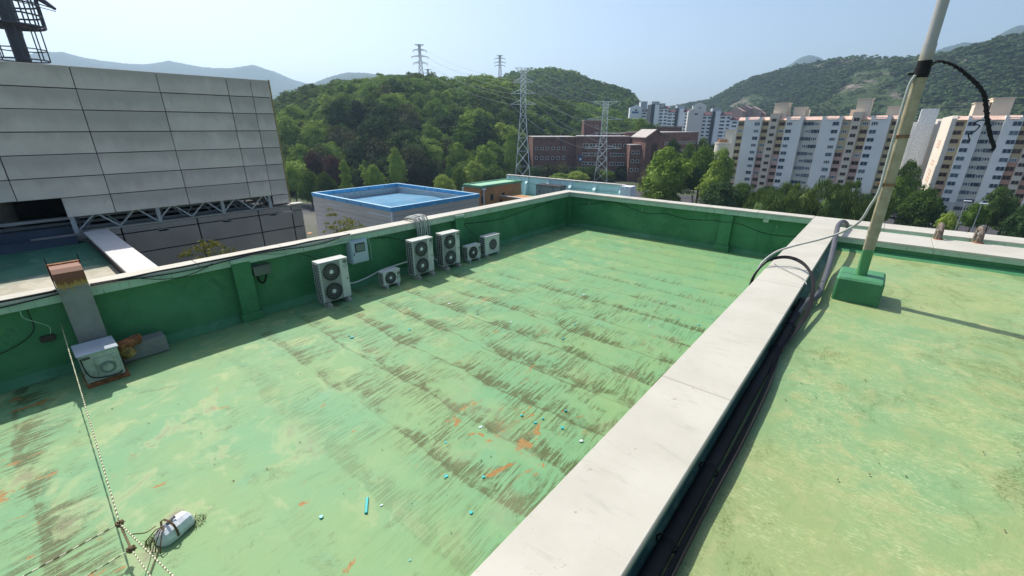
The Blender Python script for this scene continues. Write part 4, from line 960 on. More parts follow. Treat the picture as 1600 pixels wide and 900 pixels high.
for kind, mat, key, nc, nl, lf in (('round', m_leaf, 'round', 54, 110, .050), ('wide', m_leaf, 'wide', 50, 105, .048), ('tall', m_leaf, 'tall', 60, 90, .046), ('cone', m_pine, 'pine', 50, 80, .042), ('round', m_pine, 'darkround', 54, 100, .048),
        ('round', m_lime, 'lime', 54, 110, .050), ('wide', m_plum, 'plum', 46, 100, .048), ('round', m_olive, 'olive', 34, 45, .055), ('cone', m_lime, 'limecone', 56, 80, .042), ('tall', m_lime, 'limetall', 60, 90, .044), ('bamboo', m_willow, 'bamboo', 60, 90, .036), ('round', m_deep, 'deep', 60, 110, .045), ('wide', m_deep, 'deepwide', 56, 105, .042), ('wide', m_lime, 'limewide', 52, 105, .048)):
    CR[key] = [mesh_np('crown', crown_np(kind, 11+7*k+len(key), nc, nl, lf), mat, core_blob(kind)) for k in range(3)]
def plant_tree(name, loc, rad, kind, label, group=None, hscale=1.0, lift=.35):
    """loc: foot; crown radius rad"""
    t = empty(name, loc, label, 'tree', group); r_ = rnd
    c = bpy.data.objects.new('crown', r_.choice(CR[kind])); col.objects.link(c); c.parent = t
    c.location = (0, 0, rad*lift); c.scale = (rad*r_.uniform(.9, 1.1), rad*r_.uniform(.9, 1.1), rad*hscale); c.rotation_euler = (0, 0, r_.uniform(0, 6.28))
    k = bpy.data.objects.new('trunk', TRK); col.objects.link(k); k.parent = t; k.scale = (rad*.9, rad*.9, rad*1.0*hscale); return t
HK = {'round': 1.75, 'tall': 2.9, 'cone': 2.7, 'wide': 1.25, 'bamboo': 1.5, 'pine': 2.7, 'darkround': 1.75, 'lime': 1.75, 'plum': 1.25, 'olive': 1.75, 'limecone': 2.7, 'limetall': 2.9, 'limewide': 1.25, 'deep': 1.75, 'deepwide': 1.25}
def tree_px(name, px0, px1, ytop, D, kind, label, group=None, zfoot=GZ):
    kind = {'round': 'deep', 'wide': 'deepwide'}.get(kind, kind)
    """crown spans px0..px1 in width with its top at ytop, standing at distance D"""
    pc = (px0+px1)/2; T = far(pc, ytop, D); A = far(px0, ytop+20, D); B_ = far(px1, ytop+20, D)
    rad = (A-B_).length/2*1.02; loc = (T.x, T.y, zfoot); h = T.z-zfoot; hs = max(.5, h/(rad*(HK[kind]+.2)))
    lift = .2
    if hs > 1.9: hs = 1.9; lift = (h-rad*HK[kind]*hs)/rad
    t = empty(name, loc, label, 'tree', group)
    c = bpy.data.objects.new('crown', rnd.choice(CR[kind])); col.objects.link(c); c.parent = t
    c.location = (0, 0, rad*lift if lift != .2 else rad*.2*hs); c.scale = (rad, rad, rad*hs); c.rotation_euler = (0, 0, rnd.uniform(0, 6.28))
    k = bpy.data.objects.new('trunk', TRK); col.objects.link(k); k.parent = t; k.scale = (rad*.8, rad*.8, max(rad*hs, rad*lift*.8)); return t
# the wood on the near hill: nearest trees one by one, the rest as one mass
cand = []
r2 = random.Random(3)
def blocked(b, r):
    px = 800+717*math.tan(b+YAW)
    return px
b = hA.b[0]
for ring_ in np.arange(206, 470, 6.6):
    nb_ = int((hA.b[-1]-hA.b[0])*ring_/6.9)
    for i in range(nb_):
        bb = hA.b[0]+(hA.b[-1]-hA.b[0])*(i+r2.uniform(.1, .9))/nb_; rr_ = ring_+r2.uniform(-3, 3)
        F_ = np.interp(bb, hA.b, hA.F); D_ = np.interp(bb, hA.b, hA.D)
        if rr_ < F_-6 or rr_ > D_+14: continue
        x, y = rr_*math.sin(bb), rr_*math.cos(bb); px = 800+717*math.tan(bb+YAW)
        if px < 395: continue
        cand.append((rr_, bb, x, y, hA.at(bb, rr_)))
cand.sort(key=lambda c: c[0])
ngrp = {'darkround': ('dark green tree standing in the wood on the near hillside', 'dark trees of the near wood'),
        'round': ('mid green broadleaf tree standing in the wood on the near hillside', 'broadleaf trees of the near wood'),
        'tall': ('tall narrow leafy tree standing in the wood on the near hillside', 'tall narrow trees of the near wood'),
        'lime': ('bright lime green tree standing in the wood on the near hillside', 'lime green trees of the near wood'),
        'pine': ('dark pointed conifer standing in the wood on the near hillside', 'conifers of the near wood'),
        'olive': ('thin olive grey tree standing in the wood on the near hillside', 'olive trees of the near wood')}
mass = []
for k, (r_, bb, x, y, z) in enumerate(cand):
    patch = mnoise.noise((x*.022, y*.022, 2.2)); u = r2.random()
    if k < 285:
        kind = ('lime' if patch > .12 else 'darkround' if patch < -.15 else 'round')
        if u < .16: kind = 'tall'
        elif u < .27: kind = 'darkround'
        elif u < .35: kind = 'pine'
        elif u < .42: kind = 'olive'
        elif u < .60: kind = 'round'
        lab, grp = ngrp[kind]
        plant_tree('tree', (x, y, z-.3), r2.choice((r2.uniform(3.6, 5.5), r2.uniform(5.5, 8.8))) if kind not in ('tall', 'pine') else r2.uniform(2.8, 3.6), kind, lab, grp, r2.uniform(.9, 1.25))
    else: mass.append((x, y, z, r2.uniform(4.8, 7.2), patch, r2.random()))
def tree_mass(name, items, tmpl, mat, hs=(.7, .95), uw=.75):
    r = np.random.RandomState(5); V = []; T = []
    for (x, y, z, rad, patch, u) in items:
        t = tmpl[r.randint(len(tmpl))]; a = r.uniform(0, 6.28); ca, sa = math.cos(a), math.sin(a)
        M_ = np.array([[ca, -sa, 0], [sa, ca, 0], [0, 0, r.uniform(*hs)]])*rad
        M_[2, :2] = 0
        V.append(t@M_.T+np.array([x, y, z-rad*.15])); T.append(np.full(len(t), min(1, max(0, .42+patch*.9+(u-.5)*uw))))
    V = np.concatenate(V); T = np.concatenate(T); n = len(V)//4
    me = bpy.data.meshes.new(name); me.vertices.add(len(V)); me.vertices.foreach_set('co', V.astype(np.float32).ravel())
    me.loops.add(n*4); me.loops.foreach_set('vertex_index', np.arange(n*4, dtype=np.int32))
    me.polygons.add(n); me.polygons.foreach_set('loop_start', np.arange(0, n*4, 4, dtype=np.int32)); me.polygons.foreach_set('loop_total', np.full(n, 4, dtype=np.int32))
    me.materials.append(mat); at = me.attributes.new('tint', 'FLOAT', 'POINT'); at.data.foreach_set('value', T.astype(np.float32))
    me.update(); o = bpy.data.objects.new(name, me); col.objects.link(o); return o
TA = [crown_np('round', 40+k, 30, 24, .085) for k in range(4)]
print('mass trees', len(mass))
tag(tree_mass('hillside_wood', mass, TA, m_leafM), 'upper part of the near wood merging into one green canopy', 'wood', kind='stuff')
def scatter(h, n, rad, lo=.0, hi=1.06, seed=1, pxmin=0, pxmax=1700, thin=0.0):
    r = random.Random(seed); out = []
    while len(out) < n:
        bb = r.uniform(h.b[0], h.b[-1]); px = 800+717*math.tan(bb+YAW)
        if px < pxmin or px > pxmax: n -= 1 if len(out) < n-50 and r.random() < .5 else 0; continue
        D = np.interp(bb, h.b, h.D); F = np.interp(bb, h.b, h.F); t = r.uniform(lo, hi); rr_ = F+t*(D-F); x, y = rr_*math.sin(bb), rr_*math.cos(bb)
        p = mnoise.noise((x*.008+h.seed, y*.008, .5))
        if thin and p > thin and r.random() < .9: n -= 1; continue
        out.append((x, y, h.at(bb, rr_)-rad*.1, r.uniform(.7, 1.25)*rad, p*.9-.12, r.random()))
    return out
TB = [crown_np('round', 60+k, 8, 9, .24) for k in range(4)]
tag(tree_mass('ridge_wood', scatter(hB, 4600, 5.8, -.0, 1.04, 2), TB, m_leafM, (.55, .8), .45), 'wooded ridge behind the near hill read as one canopy', 'wood', kind='stuff')
TC = [crown_np('round', 70+k, 6, 7, .30, .12) for k in range(4)]
tag(tree_mass('mountain_wood', scatter(hC, 11500, 7.8, .0, 1.02, 3, thin=.30), TC, m_leafC, (.45, .65), .30), 'scrubby wood over the quarried hill behind the apartments', 'wood', kind='stuff')

# individual trees around the buildings
L = [('maple_tree', 474, 503, 243, 205, 'plum', 'dark plum leaved tree, the closer of two beside the screen'),
 ('maple_tree', 503, 535, 249, 200, 'plum', 'dark plum leaved tree standing beside the pointed conifer'),
 ('tree', 520, 552, 252, 175, 'limecone', 'cone shaped bright conifer just beyond the blue roofed hall'),
 ('tree', 440, 470, 265, 190, 'limewide', 'low spreading green street tree next to the panelled screen'),
 ('tree', 462, 500, 273, 180, 'wide', 'low spreading street tree over the parked cars'),
 ('tree', 492, 522, 276, 172, 'wide', 'low street tree touching the far corner of the blue hall'),
 ('tree', 565, 600, 262, 190, 'lime', 'rounded yellow green tree behind the blue hall'),
 ('tree', 600, 634, 236, 205, 'limetall', 'tall slender bright tree rising behind the blue hall'),
 ('tree', 636, 664, 240, 220, 'round', 'bushy green tree rising behind the hall corner'),
 ('tree', 678, 708, 277, 190, 'lime', 'small round lime tree just behind the blue rim'),
 ('tree', 706, 728, 266, 200, 'lime', 'small pointed lime tree between hall and tan building'),
 ('tree', 722, 756, 255, 215, 'lime', 'pale green spreading tree behind the green topped tan building'),
 ('tree', 752, 792, 262, 222, 'round', 'round tree next to the teal parapet'),
 ('tree', 783, 812, 212, 250, 'limetall', 'tall tree at the foot of the big lattice pylon'),
 ('tree', 842, 872, 258, 252, 'olive', 'thin brownish tree in front of the brick school end'),
 ('tree', 862, 894, 256, 256, 'olive', 'second thin brownish tree in front of the brick school'),
 ('tree', 862, 890, 272, 238, 'lime', 'low lime shrub tree behind the teal parapet'),
 ('tree', 888, 918, 270, 240, 'lime', 'low bright lime tree between the two big pylons'),
 ('tree', 912, 938, 262, 250, 'round', 'green tree beside the smaller big pylon'),
 ('tree', 988, 1010, 255, 262, 'olive', 'dull tree at the entrance court of the brick school'),
 ('tree', 998, 1028, 268, 215, 'olive', 'brownish low tree beside the car park'),
 ('maple_tree', 1008, 1082, 243, 168, 'round', 'largest round dark green tree by the car park'),
 ('tree', 1076, 1122, 241, 178, 'limewide', 'wide bright tree between the large round tree and the apartments'),
 ('tree', 1094, 1140, 259, 160, 'limetall', 'pale fluttering poplar next to the apartment corner'),
 ('tree', 1114, 1148, 240, 195, 'lime', 'bright tree tucked against the apartment block corner'),
 ('tree', 1078, 1100, 262, 165, 'darkround', 'narrow dark tree squeezed between two bright crowns'),
 ('tree', 1030, 1062, 238, 225, 'round', 'tree top showing above the large round tree'),
 ('tree', 1138, 1182, 291, 168, 'wide', 'low spreading tree in front of the apartment corner bay'),
 ('tree', 1214, 1249, 289, 160, 'darkround', 'dark round tree before the balcony bay'),
 ('tree', 1168, 1228, 302, 120, 'bamboo', 'smaller feathery willow like shrub behind the far parapet'),
 ('tree', 1236, 1290, 296, 115, 'bamboo', 'feathery willow like tree behind the parapet, middle one'),
 ('tree', 1278, 1346, 290, 112, 'bamboo', 'largest feathery willow like tree behind the parapet'),
 ('tree', 1366, 1402, 302, 160, 'round', 'round tree half hidden by the mast'),
 ('tree', 1398, 1446, 262, 205, 'round', 'green tree between the two apartment blocks'),
 ('tree', 1380, 1424, 285, 190, 'lime', 'bright tree behind the mast between the blocks'),
 ('tree', 1412, 1482, 303, 160, 'wide', 'broad flat topped tree over the parked cars'),
 ('tree', 1468, 1502, 337, 140, 'limewide', 'small bright shrub tree near the street lamps'),
 ('tree', 1508, 1548, 322, 150, 'wide', 'dark spreading tree in front of the red bay'),
 ('tree', 1540, 1588, 300, 155, 'darkround', 'tall dark tree against the brick red bay'),
 ('tree', 1578, 1640, 325, 150, 'darkround', 'dark tree at the frame edge beyond the brackets'),
 ('tree', 1425, 1460, 240, 330, 'lime', 'pale tree behind the slab between apartment blocks'),
 ('tree', 990, 1012, 192, 330, 'round', 'green tree below the distant white flats'),
 ('tree', 1008, 1026, 196, 320, 'darkround', 'dark tree beside the brick school roof'),
 ('tree', 1085, 1112, 222, 300, 'round', 'tree between the school end and the water tank'),
 ('tree', 1100, 1128, 228, 285, 'darkround', 'dark tree close to the cream water tank'),
 ('tree', 1100, 1160, 292, 150, 'darkround', 'dark tree filling the foot of the poplar beside the apartments'),
 ('tree', 1180, 1216, 296, 175, 'darkround', 'dark low tree before the ochre stair bay'),
 ('tree', 1246, 1282, 300, 172, 'darkround', 'dark low tree before the second white bay'),
 ('tree', 1296, 1330, 296, 178, 'darkround', 'dark tree before the second stair bay'),
 ('tree', 1340, 1372, 306, 150, 'darkround', 'dark tree left of the mast base bay'),
 ('tree', 1190, 1246, 306, 110, 'bamboo', 'low feathery shrub between the two smaller feathery trees'),
 ('tree', 1330, 1372, 316, 118, 'bamboo', 'low feathery shrub closest to the mast'),
 ('tree', 1424, 1452, 318, 172, 'darkround', 'dark tree behind the broad flat topped tree'),
 ('tree', 1560, 1604, 312, 175, 'darkround', 'dark crown rising at the foot of the brick red bay'),
 ('tree', 1440, 1478, 286, 230, 'darkround', 'dark tree at the foot of the sunlit end wall'),
 ('tree', 820, 848, 262, 250, 'darkround', 'dark tree between big pylon and school end'),
 ('tree', 892, 930, 262, 254, 'darkround', 'dark tree under the school banner'),
 ('tree', 930, 960, 268, 252, 'round', 'green tree around the foot of the shorter pylon'),
 ('tree', 960, 992, 262, 258, 'darkround', 'dark tree against the school windows'),
 ('tree', 1036, 1066, 226, 240, 'darkround', 'dark tree at the long school wing'),
 ('tree', 1062, 1092, 232, 235, 'round', 'green tree close to the far end of the school wing')]
for nm, a, b_, yt, D, kd, lb in L: tree_px(nm, a, b_, yt, D, kd, lb)
# bushes poking above the parapet beside the annex
for i, (px, py, s, nm_, lb) in enumerate([(322, 398, .62, 'yellow_shrub', 'yellow green leafy shrub tip showing over the parapet near the screen'), (545, 360, .55, 'yellow_shrub', 'yellow green shrub tip in front of the blue hall'), (520, 350, .38, 'yellow_shrub', 'thin taller shrub tip at the corner of the blue hall')]):
    c = onx(px, py, -12.2); t = empty(nm_, (c.x, c.y, GZ), lb, 'shrub')
    cc = bpy.data.objects.new('crown', mesh_np('crown', crown_np('tall' if i == 2 else 'wide', 90+i, 18, 40, .05), leaf_mat('yellow_leaf', (.08, .09, .02), (.20, .20, .05), (.34, .30, .08)) if i == 0 else bpy.data.materials['yellow_leaf'])); col.objects.link(cc); cc.parent = t
    top = onx(px, py-(14 if i != 2 else 20), -12.2).z; hh = (2.9 if i == 2 else 1.25)*s; cc.scale = (s, s, s); cc.location = (0, 0, top-hh-GZ)
    m = MB(); m.tube([(0, 0, 0), (.1, 0, 10), (0, .1, top-GZ-hh*.5)], .05, 6, rs=[.12, .08, .02]); m.build('trunk', m_bark, t, world=False)

# ================================================================== BLUE ROOFED HALL
bx0, bx1, by0, by1, bz = -108.8, -75.4, 50.8, 76.4, -11.0
hl = empty('blue_roof_hall', (-92, 63, GZ), 'grey clad hall with a bright blue rim round a sunken blue roof', 'building')
m_clad = M('grey_lilac_cladding', (.44, .40, .365), .55, var=.06, scale=.2); m_blue = M('blue_trim', (.06, .30, .56), .45, var=.12, scale=.5, c2=(.12, .40, .62), amt=.4)
m_bluetop = M('pale_blue_trim', (.30, .50, .66), .5, var=.12, scale=.7)
m = MB(); m.box(bx0+.1, bx1-.1, by0+.1, by1-.1, GZ, -15.6); m.build('core', m_clad, hl)
for k in range(11):
    z1 = bz-.92-k*1.15; z0 = z1-1.08; m = MB(); m.box(bx0, bx1, by0, by0+.1, z0, z1); m.build('cladding_panel', m_clad, hl)
    m = MB(); m.box(bx1-.12, bx1-.03, by0+.1, by1-.1, z0, z1); m.build('cladding_panel', m_clad, hl)
m = MB(); m.box(bx1-.28, bx1+.02, by0-.02, by0+.25, GZ, bz-.9); m.build('corner_trim', m_white, hl)
W_ = .55
for nm_, (a, b_, c, d) in (('south', (bx0-.1, bx1+.1, by0-.1, by0+W_)), ('north', (bx0-.1, bx1+.1, by1-W_, by1+.1)), ('w', (bx0-.1, bx0+W_, by0+W_, by1-W_)), ('e', (bx1-W_, bx1+.1, by0+W_, by1-W_))):
    m = MB(); m.box(a, b_, c, d, bz-.9, bz-.06); m.build('rim_band', m_blue, hl); m = MB(); m.box(a-.03, b_+.03, c-.03, d+.03, bz-.058, bz); m.build('rim_cap', m_bluetop, hl)
m = MB(); i = 0
m_seam = M('dark_seam', (.05, .06, .09))
m = MB()
for k in range(1, 6): m.box(bx0+k*5.5, bx0+k*5.5+.14, by0-.13, by0-.102, bz-.9, bz-.06); m.box(bx0+k*5.5+2, bx0+k*5.5+2.14, by1-W_-.02, by1-W_-.003, bz-2.6, bz-.06)
for k in range(1, 5): m.box(bx0+W_+.003, bx0+W_+.02, by0+k*5.2, by0+k*5.2+.14, bz-2.6, bz-.06); m.box(bx1-W_-.02, bx1-W_-.003, by0+k*5.2, by0+k*5.2+.14, bz-2.6, bz-.06)
o = m.build('panel_seams', m_seam, hl); o['kind'] = 'stuff'
m = MB(); m.box(bx0+.5, bx1-.5, by1-1.0, by1-.6, -15.6, bz-.92); m.box(bx0+.5, bx0+.85, by0+.5, by1-1, -15.6, bz-.92); m.box(bx1-.85, bx1-.5, by0+.5, by1-1, -15.6, bz-.92); m.build('inner_wall', M('inner_blue_grey', (.30, .33, .36), .5), hl)
m = MB(); prof = []
n_ = 64; xs_ = np.linspace(bx0+.86, bx1-.86, n_*2+1)
for i in range(n_*2): prof.append((xs_[i], -13.9+(.16 if i % 2 else 0)+2.0*(1-abs(xs_[i]-(bx0+bx1)/2)/17)*.35))
V = [(x, by0+.9, z) for x, z in prof]+[(x, by1-1.0, z-.0) for x, z in prof]; n = len(prof)
m.add(V, [(i, i+1, n+i+1, n+i) for i in range(n-1)]); m.build('ribbed_roof', M('blue_sheet_roof', (.22, .45, .60), .45, var=.10, scale=.25, c2=(.30, .48, .58)), hl)

# ================================================================== TAN BUILDING AND TEAL PARAPET BUILDING
m_tan = M('tan_render', (.42, .21, .085), .75, var=.15, scale=.3); m_dkw = M('dark_window', (.03, .035, .045), .2)
Z1 = -11.0; a = onz(728, 286, Z1); b_ = onz(790, 281, Z1)
tb = empty('tan_building', (-92, 98, GZ), 'tan rendered building with a pale green flat roof and rim', 'building')
tx0, tx1 = onz(728, 287, Z1).x, -85.5; ty0, ty1 = onz(728, 287, Z1).y-1, onz(728, 287, Z1).y+17
m = MB(); m.box(tx0, tx1, ty0, ty1, GZ, Z1-.3); m.build('walls', m_tan, tb)
m = MB(); m.box(tx0-.2, tx1+.2, ty0-.2, ty0+.4, Z1-.6, Z1); m.box(tx0-.2, tx0+.4, ty0+.4, ty1+.2, Z1-.6, Z1); m.box(tx1-.4, tx1+.2, ty0+.4, ty1+.2, Z1-.6, Z1); m.box(tx0+.4, tx1-.4, ty1-.4, ty1+.2, Z1-.6, Z1); m.build('roof_rim', M('green_rim', (.10, .30, .18), .6), tb)
m = MB(); m.box(tx0+.4, tx1-.4, ty0+.4, ty1-.4, Z1-.5, Z1-.25); m.build('roof', M('pale_green_roof', (.26, .48, .30), .7), tb)
for i in range(2):
    for j in range(3):
        m = MB(); y_ = ty0+4+i*5; z_ = Z1-2.8-j*3.4; m.bbox(tx1-.02, tx1+.06, y_, y_+1.2, z_-2.2+.4, z_, .02); m.build('window', m_dkw, tb)
        m = MB(); x_ = tx0+3+i*4; m.bbox(x_, x_+.8, ty0-.06, ty0+.02, z_-1.9, z_, .02); m.build('window', m_dkw, tb)
m = MB(); m.cyl((tx1+.3, ty0+1, Z1-.7), (tx1+.3, ty0+1, Z1-6), .18, .18, 8); m.bbox(tx1-.1, tx1+.7, ty0+.4, ty0+1.6, Z1-1.2, Z1-.7, .05); m.build('downpipe', m_white, tb)
te = empty('teal_parapet_building', (-75, 110, GZ), 'long building with a tall pale teal roof parapet and buttress posts', 'building')
m_teal = M('pale_teal_paint', (.55, .75, .74), .6, var=.08, scale=.25, c2=(.55, .72, .66), amt=.4); m_teal2 = M('teal_wall_lower', (.42, .62, .60), .6)
pa = onz(792, 272.5, Z1); pb = onz(986, 286.5, Z1); ey0, ey1 = pa.y, pa.y+.9; ex0, ex1 = pa.x, pb.x
m = MB(); m.box(ex0, ex1+3, 94, ey1+3, GZ, -17.0); m.build('walls', m_tan, te)
m = MB(); m.box(ex0, ex1, ey0, ey1, -17, Z1-.35); m.build('parapet', m_teal, te)
m = MB(); m.box(ex0-.1, ex1+.1, ey0-.25, ey1+.1, Z1-.34, Z1); m.build('parapet_cap', M('cream_rust_cap', (.62, .60, .55), .6, c2=(.40, .20, .10), amt=.5, scale=.8), te)
m = MB(); m.extr([(ey0-.01, -13.0), (ey0-.18, -13.1), (ey0-.18, -13.3), (ey0-.01, -13.4)], 'x', ex0, ex1); m.build('string_course', m_teal2, te)
for i in range(6):
    x_ = ex0+.6+i*(ex1-ex0-1.2)/5; m = MB(); m.extr([(ey0-.02, -17), (ey0-1.9, -17), (ey0-1.1, -13.2), (ey0-.35, -12.4), (ey0-.30, Z1-.4), (ey0-.02, Z1-.4)], 'x', x_-.45, x_+.45); m.build('buttress', m_teal, te)
m = MB(); m.box(ex1+.12, ex1+3.2, ey0-2.5, ey1, -20, Z1-.15); m.build('end_block', M('lilac_white_render', (.66, .66, .70), .6), te)
m = MB(); m.box(ex0, ex1+3, 94.0, ey0-.03, -17, -16.9); m.build('roof', M('teal_roof_floor', (.07, .22, .14), .6), te)
m = MB(); m.box(ex0, ex0+.5, 94, ey0-.03, -17, -13.3); m.build('side_parapet', m_teal2, te)
hx = onz(827, 290, -12.5); m = MB(); m.box(hx.x, hx.x+8.5, ey0-6, ey0-2.2, -17, -12.6); m.build('roof_hut', M('rough_grey', (.24, .25, .26), .8, c2=(.08, .08, .08), scale=.8), te)
m = MB(); m.box(hx.x-.2, hx.x+8.7, ey0-6.2, ey0-2.0, -12.59, -12.45); m.build('hut_roof', m_dark, te)
lw = empty('tan_annex', (-82, 88, GZ), 'low tan annex wall with a pale capped edge below the teal parapet', 'building')
q = onz(762, 303, -14.5); m = MB(); m.box(q.x, q.x+22, q.y, q.y+6, GZ, -14.7); m.build('walls', m_tan, lw)
m = MB(); m.box(q.x-.2, q.x+22.2, q.y-.2, q.y+.5, -14.69, -14.4); m.build('cap', M('pale_cap', (.5, .47, .42)), lw)
m = MB(); m.bbox(q.x+2, q.x+3.2, q.y-.05, q.y+.1, -18, -15.6, .03); m.build('door', m_white, lw)
m = MB(); m.bbox(q.x+5, q.x+5.8, q.y-.05, q.y+.1, -17.5, -15.6, .03); m.build('window', m_dkw, lw)

# ================================================================== BRICK SCHOOL
m_brick = M('red_brown_brick', (.20, .105, .085), .85, var=.15, scale=.3, c2=(.09, .05, .05)); m_stone = M('pale_stone', (.42, .38, .35), .8)
def win_mesh(w_, h_, panes=2, fr=(.62, .62, .60), glass=None, frame_w=.09, rev=.10):
    m = MB(); m.cur = 0; f = frame_w
    m.box(-w_/2, w_/2, -.05, .05, -h_/2, -h_/2+f); m.box(-w_/2, w_/2, -.05, .05, h_/2-f, h_/2); m.box(-w_/2, -w_/2+f, -.05, .05, -h_/2+f, h_/2-f); m.box(w_/2-f, w_/2, -.05, .05, -h_/2+f, h_/2-f)
    for i in range(1, panes):
        x = -w_/2+w_*i/panes; m.box(x-f*.4, x+f*.4, -.045, .05, -h_/2+f, h_/2-f)
    m.cur = 1; m.box(-w_/2+f, w_/2-f, .0, .045, -h_/2+f, h_/2-f)
    g_ = glass or m_dkw; o = m.build('window', [M('window_frame_%g' % fr[0], fr, .5), g_], link=False); me = o.data; bpy.data.objects.remove(o); return me
class Facade:
    """a wall plane from A to B (plan points), its outward normal towards the camera side"""
    def __init__(s, A, B): s.A = Vector((A[0], A[1], 0)); s.B = Vector((B[0], B[1], 0)); s.u = (s.B-s.A).normalized(); s.L = (s.B-s.A).length; s.n = Vector((s.u.y, -s.u.x, 0)); s.rz = math.atan2(s.u.y, s.u.x)
    def p(s, t, z, out=0.): q = s.A+s.u*t+s.n*out; return Vector((q.x, q.y, z))
    def slab(s, m, t0, t1, z0, z1, out, back):
        P = [s.p(t0, 0, out), s.p(t1, 0, out), s.p(t1, 0, -back), s.p(t0, 0, -back)]; m.prism([(q.x, q.y) for q in P], z0, z1); return m
W1 = win_mesh(1.7, 1.7, 1, (.72, .68, .64), frame_w=.22); W2 = win_mesh(3.4, 1.8, 2, (.72, .68, .64), frame_w=.24)
sch = empty('brick_school', (-145, 220, GZ), 'long dark red brick school with rows of white framed windows and gabled entrance', 'building')
def block(pxa, Da, pxb, Db, ytop, pya, depth, name='wing', base=GZ):
    A = far(pxa, ytop, Da); B = far(pxb, ytop, Db); z = A.z; f = Facade((A.x, A.y), (B.x, B.y)); m = MB(); f.slab(m, 0, f.L, base, z-.4, 0, depth); m.build(name, m_brick, sch)
    m = MB(); f.slab(m, -.15, f.L+.15, z-.395, z, .15, depth+.15); m.build('roof_edge', m_stone if ytop != 999 else m_brick, sch); return f, z
f1, z1 = block(833, 262, 901, 266, 213.5, 0, 26)
def wins(f, t0, t1, n, z, me, out=.02):
    for i in range(n):
        t = t0+(t1-t0)*(i+.5)/n; p = f.p(t, z, out); inst(me, 'window', sch, p, (0, 0, f.rz))
for r_ in range(3): wins(f1, .5, f1.L*.78, 6, z1-6.5-r_*5.3, W1)
f2, z2 = block(901, 262, 985, 264, 212.5, 0, 24)
for r_ in range(4): wins(f2, f2.L*.12, f2.L*.50, 3, z2-5-r_*5.0, W2); wins(f2, f2.L*.66, f2.L*.97, 3, z2-5-r_*5.0, W2 if r_ else W1)
sg = f2.p(2.2, z2-12.4, .02); m = MB(); f2.slab(m, 1.6, 4.0, z2-14, z2-10.4, .12, 0); bn = m.build('banner', M('blue_banner', (.05, .09, .22), .5), sch)
m = MB(); P_ = f2.p(2.8, z2-12.6, .14); m.disc(P_, f2.n, .75, 14); m.build('emblem', m_white, bn)
f3, z3 = block(913, 300, 941, 302, 188, 0, 9, 'tower')
for r_ in range(2): wins(f3, f3.L*.55, f3.L*.9, 1, z3-4-r_*4, W1)
f4, z4 = block(985, 252, 1012, 254, 226, 0, 12, 'entrance_wing')
for r_ in range(3): wins(f4, .5, f4.L*.95, 3, z4-4-r_*4.6, W1)
f5 = Facade(far(1010, 215, 249).xy, far(1038, 215, 254).xy); z5 = far(1010, 213, 250).z
m = MB(); P0, P1, P2, P3 = f5.p(0, 0), f5.p(f5.L, 0), f5.p(f5.L, 0, -16), f5.p(0, 0, -16); zt = far(1024, 203, 250).z
mid0, mid1 = f5.p(f5.L/2, zt), f5.p(f5.L/2, zt, -16)
V = [Vector((p.x, p.y, z)) for z in (GZ, z5) for p in (P0, P1, P2, P3)]+[mid0, mid1]
m.add(V, [(0, 1, 5, 4), (1, 2, 6, 5), (2, 3, 7, 6), (3, 0, 4, 7), (4, 5, 8), (6, 7, 9)]); m.build('gabled_entrance', m_brick, sch)
m = MB(); e = .35
m.add([f5.p(-.8, z5-.5, .8), f5.p(-.8, z5-.5, -16.5), mid0+f5.n*.8+Vector((0, 0, e)), mid1+Vector((0, 0, e)), f5.p(f5.L+.8, z5-.5, .8), f5.p(f5.L+.8, z5-.5, -16.5)], [(0, 1, 3, 2), (2, 3, 5, 4)]); m.add([v+Vector((0, 0, -.3)) for v in [Vector(q) for q in m.v[:6]]], [(0, 2, 3, 1), (2, 4, 5, 3)])
m.build('gable_roof', m_stone, sch)
m = MB(); t0 = f5.L*.5-1.7; t1 = f5.L*.5+1.7; zz = z5-3
arch = [(t0, GZ), (t1, GZ), (t1, zz-2)]+[(f5.L*.5+1.7*math.cos(a), zz-2+1.7*math.sin(a)) for a in [i*math.pi/8 for i in range(1, 8)]]+[(t0, zz-2)]
n = len(arch); m.add([f5.p(t, z, .03) for t, z in arch]+[f5.p(t, z, -.3) for t, z in arch], [tuple(range(n))]+[(i, i+n, (i+1) % n+n, (i+1) % n) for i in range(n)]); m.build('arched_recess', M('dark_brick_recess', (.07, .03, .03)), sch)
f6, z6 = block(1036, 262, 1092, 300, 206.5, 0, 24, 'long_wing')
for r_ in range(4): wins(f6, f6.L*.06, f6.L*.97, 13, z6-6-r_*4.6, W1)
f7, z7 = block(941, 300, 1040, 305, 208, 0, 14, 'rear_wing')
f8, z8 = block(1028, 330, 1066, 333, 198, 0, 10, 'roof_house')
m = MB(); f8.slab(m, -1, f8.L+1, z8+.01, z8+.3, 1, 11); m.build('flat_canopy', m_stone, sch)

